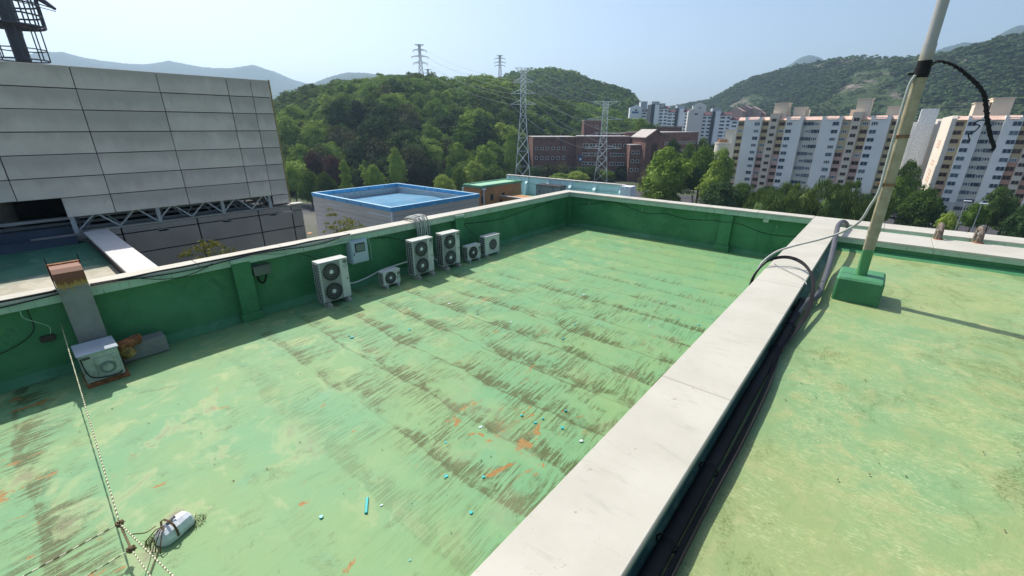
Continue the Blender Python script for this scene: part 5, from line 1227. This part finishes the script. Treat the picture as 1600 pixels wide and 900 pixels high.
# ================================================================== APARTMENTS
m_aw = M('pale_apartment_white', (.84, .81, .75), .7, var=.05, scale=.15); m_ac = M('apartment_cream', (.70, .60, .47), .7, var=.06, scale=.15); m_och = M('apartment_ochre', (.60, .47, .26), .7, var=.08, scale=.2)
m_pink = M('apartment_pink', (.60, .39, .32), .7, var=.08, scale=.2); m_brk = M('apartment_brick_red', (.58, .31, .22), .7, var=.08, scale=.2); m_base = M('apartment_grey_base', (.58, .54, .50), .75, var=.06, scale=.2)
m_tile = M('salmon_tile', (.66, .45, .36), .7, var=.12, scale=.6); m_bal = M('apartment_beige', (.62, .59, .50), .7, var=.05)
def glass_var(name, c, lite):
    g = NG(name, .12); r = g.objrand(); cc = g.mix(g.step(r, .55, 1.0, 0, .8), c, lite); cc = g.mix(g.step(g.noise(None, .9, 3, .6), .5, .62, 0, .5), cc, tuple(v*1.8 for v in c)); return g.out(cc)
m_g1 = glass_var('blue_dark_glass', (.035, .05, .07), (.20, .24, .26)); m_g2 = glass_var('brown_dark_glass', (.04, .026, .022), (.12, .10, .08))
AW = {'w': win_mesh(2.0, 1.35, 2, (.55, .58, .60), m_g1, .10), 'p': win_mesh(1.9, 1.25, 3, (.62, .62, .58), m_g1, .20), 'b': win_mesh(2.0, 1.35, 2, (.26, .17, .13), m_g2, .12), 'B': win_mesh(3.9, 1.35, 3, (.42, .44, .44), m_g1, .12), 's': win_mesh(1.7, 1.2, 2, (.40, .34, .30), m_g2, .10), 'O': win_mesh(3.0, 1.3, 2, (.35, .30, .22), m_g2, .12)}
m_acw = M('small_white_box', (.6, .6, .58))
def apartment(t, y, bays, top, fl=2.66, nf=12, zw=None, depth=11, seed=1):
    """bays: (x0,x1,out,kind,[ (x, window codes) ])"""
    r = random.Random(seed); zb = GZ-.3
    m = MB(); m.box(bays[0][0]+.1, bays[-1][1]-.1, y+1.2, y+depth, zb, top-1.0); m.build('core', m_bal, t)
    for x0, x1, out, kind, wl in bays:
        Y0 = y-out; Y1 = y+1.4; tt = top-.9
        def seg(mat, z0, z1):
            m = MB(); m.box(x0, x1, Y0, Y1, z0, z1); return m.build('wall_bay', mat, t)
        zs_ = (-19.3, -2.9)
        if kind == 'white': seg(m_base, zb, -19.3); seg(m_aw, -19.3, tt+.7)
        elif kind == 'mix': seg(m_base, zb, -19.0); seg(m_pink, -19.0, -4.0); seg(m_och, -4.0, tt)
        elif kind == 'red': seg(m_base, zb, -19.0); seg(m_brk, -19.0, -4.8); seg(m_och, -4.8, tt)
        elif kind == 'och': seg(m_base, zb, -19.0); seg(m_och, -19.0, tt)
        elif kind == 'peach': seg(m_base, zb, -19.0); seg(M('apartment_peach', (.66, .44, .28), .7), -19.0, -14); seg(m_och, -14, tt)
        elif kind == 'stair': seg(m_ac, zb, top+1.6)
        elif kind == 'bal': seg(m_bal, zb, tt)
        for wx, codes, zo in wl:
            for k in range(nf):
                z = zw-fl*k+zo
                if z < GZ+1: continue
                cde = codes[k % len(codes)] if len(codes) > 1 else codes
                if cde in 'wp' and kind != 'stair' and len(codes) == 1: cde = r.choice('wwwp')
                if cde == 'b' and len(codes) == 1: cde = r.choice('bbp')
                inst(AW[cde], 'window', t, (wx, Y0-.035, z))
                if kind == 'bal':
                    pass
        # tiled eave over the recessed bays, gable shoulders on the white ones
        if kind in ('mix', 'red', 'och', 'peach', 'bal'):
            m = MB(); m.extr([(Y0-.5, tt+.05), (Y0+1.6, tt+1.25), (Y1+.6, tt+1.25), (Y1+.6, tt+.05)], 'x', x0+.05, x1-.05); m.build('tiled_eave', m_tile, t)
        elif kind == 'white':
            w_ = (x1-x0)
            m = MB(); m.box(x0, x0+w_*.16, Y0+.02, Y1+1, tt+.7, tt+1.25); m.box(x1-w_*.16, x1, Y0+.02, Y1+1, tt+.7, tt+1.25); m.build('gable_shoulder', m_aw, t)
            m = MB(); m.extr([(Y0-.35, tt+.2), (Y0+1.3, tt+1.3), (Y1+.6, tt+1.3), (Y1+.6, tt+.2)], 'x', x0+w_*.22, x1-w_*.22); m.build('tiled_eave', m_tile, t)
def pent(t, x0, x1, y0, y1, z0, z1, mat, over=.0, win=None):
    m = MB(); m.box(x0, x1, y0, y1, z0, z1); m.build('roof_house', mat, t)
    if over: m = MB(); m.box(x0-over, x1+over, y0-over, y1+over, z1+.002, z1+.25); m.build('roof_house_cap', mat, t)
Y_ = 203.0
def X_(px, Y=Y_, py=196.): return ony(px, py, Y).x
a1 = empty('apartment_block', (X_(1285), Y_+5, GZ), 'apartment slab with pale blue white bays and ochre over pink bays, nearer the school', 'apartment block')
B1 = [(1153.5, 1164, .6, 'och', [(1158.5, 'b', 0)]), (1164, 1190.5, 1.2, 'white', [(1184, 'w', 0)]), (1190.5, 1201.5, .3, 'mix', [(1196.5, 'b', 0)]), (1201.5, 1215.5, 1.0, 'stair', [(1209, 's', 1.35)]), (1215.5, 1228, .3, 'mix', [(1222, 'b', 0)]),
      (1228, 1254, 1.2, 'white', [(1234, 'w', 0)]), (1254, 1258.5, -.2, 'bal', []), (1258.5, 1283, .1, 'bal', [(1264.5, 'Bp', 0), (1276, 'pB', 0)]), (1283, 1315, 1.2, 'white', [(1306, 'w', 0)]), (1315, 1329, .3, 'mix', [(1321, 'b', 0)]), (1329, 1344, 1.0, 'stair', [(1336.5, 's', 1.35)]),
      (1344, 1358.5, .3, 'mix', [(1351.5, 'b', 0)]), (1358.5, 1390, 1.2, 'white', [(1366, 'w', 0)]), (1390, 1416, .1, 'och', [(1401, 'O', 0)])]
zt = ony(1230, 184, Y_).z; zw_ = ony(1234, 193.5, Y_).z
bb_ = [(X_(p[0]), X_(p[1]), p[2], p[3], [(X_(q[0]), q[1], q[2]) for q in p[4]]) for p in B1]
apartment(a1, Y_, bb_, zt, 2.66, 12, zw_)
def pz(py, px=1230, Y=Y_): return ony(px, py, Y).z
pent(a1, X_(1203), X_(1224), Y_+1.5, Y_+8, zt-1, pz(161), m_ac, .3); pent(a1, X_(1233), X_(1252), Y_+3, Y_+8, zt-1, pz(168), m_ac, .2); pent(a1, X_(1252.5), X_(1257), Y_+4, Y_+7, zt-1, pz(171), m_ac)
pent(a1, X_(1330), X_(1353), Y_+1.5, Y_+8, zt-1, pz(158), m_ac, .3); pent(a1, X_(1322), X_(1329), Y_+3, Y_+7, zt-1, pz(173), m_ac); pent(a1, X_(1379), X_(1408), Y_+3, Y_+8, zt-1, pz(170), m_ac, .2)
Y2 = 208.0
a2 = empty('apartment_block', (X_(1545, Y2), Y2+8, GZ), 'apartment slab with sunlit lettered end wall and brick red bay, beyond the mast', 'apartment block')
def X2(px): return X_(px, Y2, 197.)
B2 = [(1492, 1508.7, .3, 'peach', [(1498.5, 'b', 0)]), (1508.7, 1535, 1.2, 'white', [(1517, 'w', 0)]), (1535, 1566, .1, 'bal', [(1542.5, 'Bp', 0), (1559, 'pB', 0)]), (1566, 1595, 1.2, 'white', [(1590, 'w', 0)]), (1595, 1612, .3, 'red', [(1603, 'b', 0)]), (1612, 1628, 1.0, 'stair', [(1620, 's', 1.35)]), (1628, 1645, .3, 'red', [(1637, 'b', 0)]), (1645, 1680, 1.2, 'white', [(1655, 'w', 0)]), (1680, 1712, .1, 'bal', [(1690, 'Bp', 0), (1702, 'pB', 0)])]
bb2 = [(X2(p[0]), X2(p[1]), p[2], p[3], [(X2(q[0]), q[1], q[2]) for q in p[4]]) for p in B2]
zt2 = ony(1550, 182.5, Y2).z; zw2 = ony(1517, 193.5, Y2).z
bb2[3] = (bb2[3][0], bb2[3][1], 1.2, 'white', [(X2(1587), 'w', 0)])
apartment(a2, Y2, bb2, zt2, 2.66, 12, zw2, seed=4)
pent(a2, X2(1515), X2(1538), Y2+4, Y2+14, zt2-1, ony(1530, 161, Y2+4).z, m_ac, .3); pent(a2, X2(1540), X2(1573), Y2+3, Y2+12, zt2-1, ony(1555, 154, Y2+3).z, m_ac, .3)
# sunlit end wall: fins and window recesses
XE = bb2[0][0]; m_lit = M('apartment_end_cream', (.74, .66, .55), .7, var=.04, scale=.2)
def YE(px): return onx(px, 197., XE).y
seq = [(1492, 1475, 'fin'), (1475, 1469, 'rec'), (1469, 1459, 'fin'), (1459, 1450.5, 'rec'), (1450.5, 1449, 'fin')]
for i, (pa_, pb_, k) in enumerate(seq):
    y0, y1 = YE(pa_), YE(pb_)
    if i == 0: y0 = Y2-.28
    if k == 'fin':
        m = MB(); m.box(XE-1.2, XE+.05, y0, y1-.02, GZ-.3, zt2-.4); m.extr([(y0, zt2-.4), (y1-.02, zt2-.4), (y1-.7, zt2+.5), (y0+.7, zt2+.5)], 'x', XE-1.2, XE+.05); fn = m.build('end_fin', m_lit, a2)
        if i in (0, 2):   # faded orange upright lettering
            m = MB(); yc = (y0+y1)/2; s = (y1-y0)*.16; rr_ = random.Random(5)
            for (zz, hh) in ((-1.0, .8), (-2.0, .8), (-3.0, .8), (-8.0, .8), (-9.2, .8), (-11.6, 1.0), (-12.9, 1.0), (-14.2, 1.0), (-15.4, 1.0)):
                X0 = XE-1.22; m.box(X0, X0+.015, yc-s, yc+s, zz, zz+hh*.16); m.box(X0, X0+.015, yc-s*.15, yc+s*.15, zz+hh*.18, zz+hh*.8); m.box(X0, X0+.015, yc-s, yc-s*.6, zz+hh*.35, zz+hh*.95); m.box(X0, X0+.015, yc+s*.2, yc+s, zz+hh*.5, zz+hh*.66)
            m.build('lettering', M('faded_orange_paint', (.55, .23, .10), .7), fn)
    else:
        m = MB(); m.box(XE+.06, XE+.5, y0, y1, GZ-.3, zt2-.9); m.build('recessed_wall', m_ac, a2)
        yc = (y0+y1)/2
        for kk in range(12): inst(AW['s'], 'window', a2, (XE+.02, yc, zw2-2.66*kk), (0, 0, -math.pi/2), (min(1.4, (y1-y0)*.35), 1, 1))
m = MB(); m.box(XE+.06, bb2[0][1], Y2+1.5, YE(1449), GZ-.3, zt2-1); m.build('core', m_bal, a2)
# slab block end behind
s0 = far(1441, 170, 262); s1 = far(1450, 170, 262)
sl = empty('slab_tower', (s0.x, s0.y, GZ), 'narrow windowless white apartment end between the two slabs', 'apartment block')
zT = s0.z; m = MB(); m.box(s0.x, s0.x+5.5, s0.y, s0.y+9, GZ-.3, zT); m.build('end_wall', M('pale_grey_white', (.72, .74, .74), .7), sl)
m = MB(); m.box(s0.x+5.51, s0.x+9, s0.y+1.2, s0.y+9, GZ-.3, zT-6); m.build('lower_wall', m_aw, sl)
m = MB(); m.box(s0.x-3.2, s0.x-.01, s0.y+1.2, s0.y+9, GZ-.3, zT-5.2); m.build('lower_wall', m_aw, sl)
# distant white flats on the rise behind the school
m_far = M('distant_flats_white', (.78, .80, .83), .7, var=.04, scale=.05); m_roofd = M('dark_red_roof', (.13, .055, .06), .7); m_dkp = M('dark_blue_stripe', (.045, .055, .075), .6); m_farg = M('distant_grey', (.40, .43, .46), .7)
fw = win_mesh(2.2, 1.4, 1, (.4, .42, .44), m_g1, .1)
def flats(pxs, D, label, segs, zbase=-24):
    """segs: (px0,px1,ytop,kind)"""
    c = far((pxs[0]+pxs[1])/2, 200, D); t = empty('apartment_block', (c.x, c.y, GZ), label, 'apartment block', None)
    for k, (p0, p1, yt, kind) in enumerate(segs):
        A = far(p0, yt, D); B = far(p1, yt, D+1); f = Facade((A.x, A.y), (B.x, B.y)); z = A.z; o_ = {'w': 0, 's': .8, 'g': .4, 'd': .5, 't': 0, 'G': 1.0}[kind]
        m = MB(); f.slab(m, 0, f.L, zbase, z, o_, 12); m.build('wall', {'w': m_far, 's': m_far, 'g': M('distant_cream_white', (.64, .61, .58), .7, var=.03), 'd': m_dkp, 't': m_farg, 'G': m_far}[kind], t)
        if kind == 'w':
            m = MB(); P0, P1 = f.p(-.2, z, o_+.5), f.p(f.L+.2, z, o_+.5); P2, P3 = f.p(f.L+.2, z+2.0, -3), f.p(-.2, z+2.0, -3)
            m.add([P0, P1, P2, P3, P0-Vector((0, 0, .4)), P1-Vector((0, 0, .4))], [(0, 1, 2, 3), (4, 5, 1, 0)]); m.build('pitched_roof', m_roofd, t)
            nc_ = 2 if f.L > 7 else 1; mw = MB()
            for r_ in range(11):
                zc = z-2.2-r_*2.75
                for c_ in range(nc_):
                    tt = f.L*(c_+.5)/nc_; w_ = 1.15 if c_ % 2 else 1.7; f.slab(mw, tt-w_, tt+w_, zc-.65, zc+.65, o_+.04, -o_-.0)
            mw.build('windows', m_g1, t)['kind'] = 'stuff'
        elif kind in 'gG':
            zt_ = z+(3.2 if kind == 'g' else 2.4); P = [f.p(0, z, o_), f.p(f.L, z, o_), f.p(f.L/2, zt_, o_)]; Q = [p-f.n*(12+o_) for p in P]; m = MB(); m.add(P+Q, [(0, 1, 2), (5, 4, 3), (0, 2, 5, 3), (2, 1, 4, 5)]); m.build('gable', m_far if kind == 'G' else M('distant_cream_white', (.64, .61, .58)), t)
            m = MB(); f.slab(m, f.L*.42, f.L*.62, z-3, z-1.8, o_+.05, -o_); m.build('vent_window', m_g1, t)
            if kind == 'G': m = MB(); f.slab(m, f.L*.2, f.L*.75, z-5.4, z-3.6, o_+.06, -o_); m.build('wall_sign', M('blue_sign', (.08, .16, .36)), t)
    return t
flats((984, 1004), 470, 'distant white gabled block with blue sign, nearest the wooded ridge', [(984.5, 1003, 168, 'G'), (1002, 1012, 158.5, 't'), (1003.5, 1018, 173.5, 'w')])
flats((1018, 1075), 450, 'distant white flats with two dark upright stripes above the school', [(1018, 1024, 163, 'd'), (1019, 1031, 158.5, 't'), (1024, 1031, 164, 's'), (1030, 1045, 169, 'w'), (1044, 1058, 175, 'w'), (1057, 1062, 169, 'd'), (1062, 1069, 170, 's'), (1068, 1080, 174.5, 'w'), (1033, 1040, 161.5, 't'), (1059, 1070, 164.5, 't')])
flats((1073, 1100), 405, 'distant cream gabled end wall above the school', [(1076, 1100, 173.5, 'g')])
flats((1100, 1160), 410, 'distant white flats with one dark stripe beside the water tank', [(1096, 1114, 179.5, 'w'), (1113.5, 1119, 174, 'd'), (1119, 1127, 174, 's'), (1125.5, 1144, 179.5, 'w'), (1141, 1156, 187, 'w'), (1114, 1128, 169, 't')])
flats((1080, 1110), 520, 'distant gabled grey roof rising behind the cream end wall', [(1083, 1104, 165, 'g')])
# cream water tank building
c = far(1132, 225, 262); tk = empty('water_tank_building', (c.x, c.y, GZ), 'cream round ended tank building topped with a brown stub and box', 'building')
ra = (far(1117, 235, 262)-far(1147, 235, 262)).length/2; m_tank = M('tank_cream', (.70, .66, .55), .7, var=.04)
zt_ = far(1132, 224.5, 262).z; m = MB(); m.cyl((c.x, c.y, GZ), (c.x, c.y, zt_), ra, ra, 28); m.build('drum', m_tank, tk)
m = MB(); m.cyl((c.x, c.y, zt_+.001), (c.x, c.y, zt_+.5), ra*1.03, ra*1.03, 28); m.build('rim', m_tank, tk)
m = MB(); m.cyl((c.x-ra*.25, c.y, zt_+.5), (c.x-ra*.25, c.y, far(1127, 217.5, 262).z), ra*.55, ra*.5, 12); m.build('brown_stub', M('brown_tank_top', (.28, .16, .08), .8), tk)
zz0 = far(1135, 203, 262).z; m = MB(); m.box(c.x-ra*.1, c.x+ra*.75, c.y, c.y+ra, zt_, zz0); m.build('stair_house', m_tank, tk); m = MB(); m.box(c.x-ra*.2, c.x+ra*.85, c.y-ra*.1, c.y+ra*1.1, zz0+.01, zz0+.5); m.build('stair_roof', M('white_roof', (.65, .65, .63)), tk)
# town houses at the foot of the quarried hill
for i, (px, py, w_, mt_) in enumerate([(1150, 174, 14, (.45, .3, .25)), (1163, 170, 12, (.30, .22, .22)), (1175, 172, 15, (.5, .36, .3)), (1186, 178, 10, (.35, .2, .17)), (1222, 178, 14, (.4, .3, .28))]):
    c = far(px, py, 560+i*12); m = MB(); m.box(c.x-w_/2, c.x+w_/2, c.y, c.y+12, GZ, c.z); m.add([(c.x-w_/2-.5, c.y-.5, c.z), (c.x+w_/2+.5, c.y-.5, c.z), (c.x+w_/2+.5, c.y+12, c.z), (c.x-w_/2-.5, c.y+12, c.z), (c.x, c.y-.5, c.z+4), (c.x, c.y+12, c.z+4)], [(0, 1, 4), (2, 3, 5), (0, 4, 5, 3), (1, 2, 5, 4)])
    one('hillside_house', m, M('hill_house_%d' % i, mt_, .8), ['reddish roofed house nearest the distant flats on the hill foot', 'dull grey house between two reddish ones on the hill foot', 'tan roofed house on the quarry foot above the apartments', 'small brick house close beside the apartment roof house', 'house between two apartment roof houses on the hill foot'][i], 'house')

# ================================================================== PYLONS AND LINES
m_pyl = M('pylon_steel', (.78, .82, .82), .5, 0., var=.1); m_pyl2 = M('far_pylon_steel', (.17, .18, .20), .6, var=.1); m_ins = M('insulator_brown', (.13, .06, .05), .4)
def pylon(px, yb, yt, D, arms, label, wbase, wtop, zb=None, mat=m_pyl, t_=.14, nlev=12, name='pylon', yaw=None):
    T = far(px, yt, D); z0 = GZ if zb is None else zb; c = Vector((T.x, T.y, z0)); H = T.z-z0
    t = empty(name, c, label, 'pylon', 'high voltage pylons' if name == 'pylon' else None); az = yaw if yaw is not None else math.atan2(T.y, T.x)-math.pi/2
    ux = Vector((math.cos(az), math.sin(az), 0)); uy = Vector((-math.sin(az), math.cos(az), 0))
    def hw(s): return (wbase+(wtop-wbase)*min(1, s/.62))/2 if s < .62 else wtop/2*(1-.15*(s-.62)/.38)
    def cor(s, k): sx, sy = ((1, 1), (-1, 1), (-1, -1), (1, -1))[k % 4]; return c+Vector((0, 0, H*s))+ux*(hw(s)*sx)+uy*(hw(s)*sy)
    lev = [0]; q = .16
    while lev[-1] < .97: lev.append(min(1, lev[-1]+max(.035, q))); q *= .86
    for k in range(4):
        m = MB(); 
        for a, b_ in zip(lev[:-1], lev[1:]): m.bar(cor(a, k), cor(b_, k), t_)
        m.build('leg', mat, t)
    m = MB()
    for a, b_ in zip(lev[:-1], lev[1:]):
        for k in range(4): m.bar(cor(a, k), cor(b_, k+1), t_*.55); m.bar(cor(a, k+1), cor(b_, k), t_*.55); m.bar(cor(b_, k), cor(b_, k+1), t_*.5)
    m.build('lattice', mat, t)
    tips = []
    for (ya, half, droop) in arms:
        za = far(px, ya, D).z; m = MB(); s = (za-z0)/H; tp = []
        for sg in (-1, 1):
            tip = c+Vector((0, 0, za-z0))+ux*(half*sg); tp.append(tip); rise = 0 if s > .97 else H*.035
            for k in ((0, 3) if sg > 0 else (1, 2)):
                m.bar(cor(min(s, .995), k), tip, t_*.7); m.bar(cor(min(1, s+.035), k), tip, t_*.6) if rise else m.bar(cor(max(0, s-.045), k), tip, t_*.6)
            a0 = c+Vector((0, 0, za-z0))
            for q in (.4, .7): m.bar(a0.lerp(tip, q), (a0+Vector((0, 0, H*.035 if rise else -H*.045))).lerp(tip, q), t_*.45)
            m.build('cross_arm', mat, t) if sg > 0 else None
        if rise:
            for tip in tp:
                mi = MB(); mi.tube([tip, tip+Vector((0, 0, -.6)), tip+Vector((0, 0, -1.5))], .16*t_/.14, 6); mi.build('insulator', m_ins, t)
        tips.append(tp)
    return tips
p1 = pylon(818, 288, 105.5, 235, [(105.5, 4.2, 0), (128.5, 5.4, 0), (146, 6.4, 0), (163, 6.6, 0)], 'larger lattice pylon standing behind the teal parapet', 8.2, 2.8)
p2 = pylon(947, 284, 158, 248, [(158.5, 7.4, 0), (186.5, 9.6, 0), (211.5, 9.6, 0), (232, 9.8, 0)], 'shorter lattice pylon in front of the brick school', 7.0, 3.0)
def wires(A, B, s, label, r=.085, mat=None, grp='power lines'):
    mat = mat or M('pale_conductor', (.55, .57, .50), .4)
    n = 14; P = [A.lerp(B, i/n)+Vector((0, 0, -s*4*(i/n)*(1-i/n))) for i in range(n+1)]; m = MB(); m.tube(P, r, 5); return one('power_line', m, mat, label, 'power line', grp)
for k in range(4):
    for j in range(2): wires(p1[k][j], p2[k][j] if k else p2[0][j], 1.5 if k == 0 else 3.0, 'pale power line sagging between the two big lattice pylons')
zr = lambda px, py, D: far(px, py, D).z
p3 = pylon(655, 122, 69, 405, [(69.5, 3.8, 0), (78.5, 5.2, 0), (88.5, 6.6, 0), (98.5, 5.4, 0)], 'tallest pylon on the wooded crest against the sky', 5.0, 1.9, zb=zr(655, 132, 405), mat=m_pyl2, t_=.20)
p4 = pylon(668.5, 126, 108, 560, [(108.5, 3.9, 0), (114.5, 6.2, 0), (121, 4.5, 0)], 'small faint pylon top just past the tallest crest pylon', 3.0, 1.8, zb=zr(668, 134, 560), mat=m_pyl2, t_=.2)
p5 = pylon(781, 119, 86, 600, [(86.5, 4.0, 0), (91.5, 6.2, 0), (97.5, 6.8, 0), (102.5, 6.0, 0)], 'slim grey pylon standing on the ridge against the sky', 5.6, 2.2, zb=zr(781, 128, 600), mat=m_pyl2, t_=.22)
for k in range(1, 4):
    for j in range(2): wires(p3[min(k, 3)][j], p1[k][j], 4.0, 'thin power line running from the crest pylon over the wood', .05, m_gcab, 'power lines over the wood')
for k in range(4):
    j = 1; wires(p2[k][1], Vector((p2[k][1].x+85, p2[k][1].y-150, p2[k][1].z+6)), 3, 'power line leaving the shorter pylon towards the viewer', .03) if False else None

# ================================================================== CARS, LAMPS, SMALL TOWN THINGS
def make_car(loc, rz, mat, label, group, cat='car'):
    t = empty('parked_car', loc, label, cat, group, rz); L_, W_, = 4.5, 1.8
    m = MB(); prof = [(-2.2, .35), (-2.25, .75), (-2.0, .92), (-1.5, .98), (1.0, .95), (2.0, .82), (2.25, .6), (2.2, .3)]
    n = len(prof); m.add([(x, -.88, z) for x, z in prof]+[(x, .88, z) for x, z in prof], [tuple(range(n))[::-1], tuple(range(n, 2*n))]+[(i, (i+1) % n, (i+1) % n+n, i+n) for i in range(n)]); m.build('body', mat, t, world=False)
    m = MB(); lo = [(-1.75, .98), (1.05, .95)]; V = [(-1.8, -.82, .97), (1.05, -.82, .95), (1.05, .82, .95), (-1.8, .82, .97), (-1.35, -.66, 1.42), (.25, -.66, 1.44), (.25, .66, 1.44), (-1.35, .66, 1.42)]
    m.add(V, [(0, 1, 5, 4), (1, 2, 6, 5), (2, 3, 7, 6), (3, 0, 4, 7)]); m.build('windows', m_g1, t, world=False)
    m = MB(); m.bbox(-1.38, .28, -.68, .68, 1.42, 1.47, .015); m.build('roof', mat, t, world=False)
    for x in (-1.4, 1.4):
        for y in (-.85, .85): m = MB(); m.cyl((x, y-.1, .32), (x, y+.1, .32), .32, .32, 12); m.build('wheel', m_black, t, world=False)
    return t
cm = [M('car_white', (.7, .7, .7), .25), M('car_silver', (.40, .41, .42), .25, .4), M('car_black', (.02, .02, .025), .2), M('car_blue', (.05, .09, .22), .25)]
c = onz(1137, 317, GZ+.05); make_car(c, 2.0, cm[0], 'white car parked alone near the apartment corner', None)
for i, (px, py, k, lb) in enumerate([(1418, 344, 2, 'black car under the broad flat topped tree'), (1436, 345, 2, 'second black car under the broad flat topped tree'), (1460, 347, 0, 'white car parked at the small bright shrub tree'), (1446, 352, 1, 'silver car half hidden by the cream coping'), (1402, 341, 1, 'silver car beside the mast in the car park'), (1512, 352, 0, 'white car below the street lamps'), (1526, 354, 0, 'second white car below the street lamps'), (1560, 358, 1, 'silver car near the frame edge'), (1168, 320, 1, 'silver car under the low apartment tree'), (1026, 304, 3, 'blue car behind the far coping'), (1045, 306, 3, 'second blue car behind the far coping'), (1010, 303, 1, 'silver car behind the far coping beside the teal building')]):
    make_car(onz(px, py, GZ+.05), rnd.choice((1.57, 1.7, .1)), cm[k], lb, 'cars in the car park')
for i, (px, py, k) in enumerate([(447, 283, 0), (457, 287, 0), (466, 290, 1), (475, 293, 0), (484, 296, 1), (459, 301, 2), (474, 305, 2)]):
    make_car(onz(px, py, GZ+.03), 1.57, cm[k], 'car parked along the street under the low trees beside the screen', 'cars parked along the street')
for px, py, lb in ((1509, 315, 'grey street lamp standing before the apartment base, nearer the mast'), (1534, 319, 'slender street lamp beside the first one, farther from the mast')):
    T = far(px, py, 130); t = empty('street_lamp', (T.x, T.y, GZ), lb, 'street lamp'); m = MB(); m.cyl((T.x, T.y, GZ), (T.x, T.y, T.z), .10, .06, 8); m.build('post', m_steel, t); m = MB(); m.bbox(T.x-.3, T.x+.9, T.y-.2, T.y+.2, T.z, T.z+.25, .06); m.build('lamp_head', m_white, t)

# ================================================================== AIR
m = MB(); m.box(-7200, 7200, -7200, 7200, GZ-7, 600)
hz = m.build('haze', None or bpy.data.materials.new('air')); mt_ = bpy.data.materials['air']; mt_.use_nodes = True; tn = mt_.node_tree
for n in list(tn.nodes): tn.nodes.remove(n)
pv = tn.nodes.new('ShaderNodeVolumePrincipled'); pv.inputs['Color'].default_value = (.56, .78, 1.0, 1); pv.inputs['Density'].default_value = 1.9e-4; pv.inputs['Anisotropy'].default_value = .35
ou = tn.nodes.new('ShaderNodeOutputMaterial'); tn.links.new(pv.outputs[0], ou.inputs['Volume']); hz['kind'] = 'stuff'
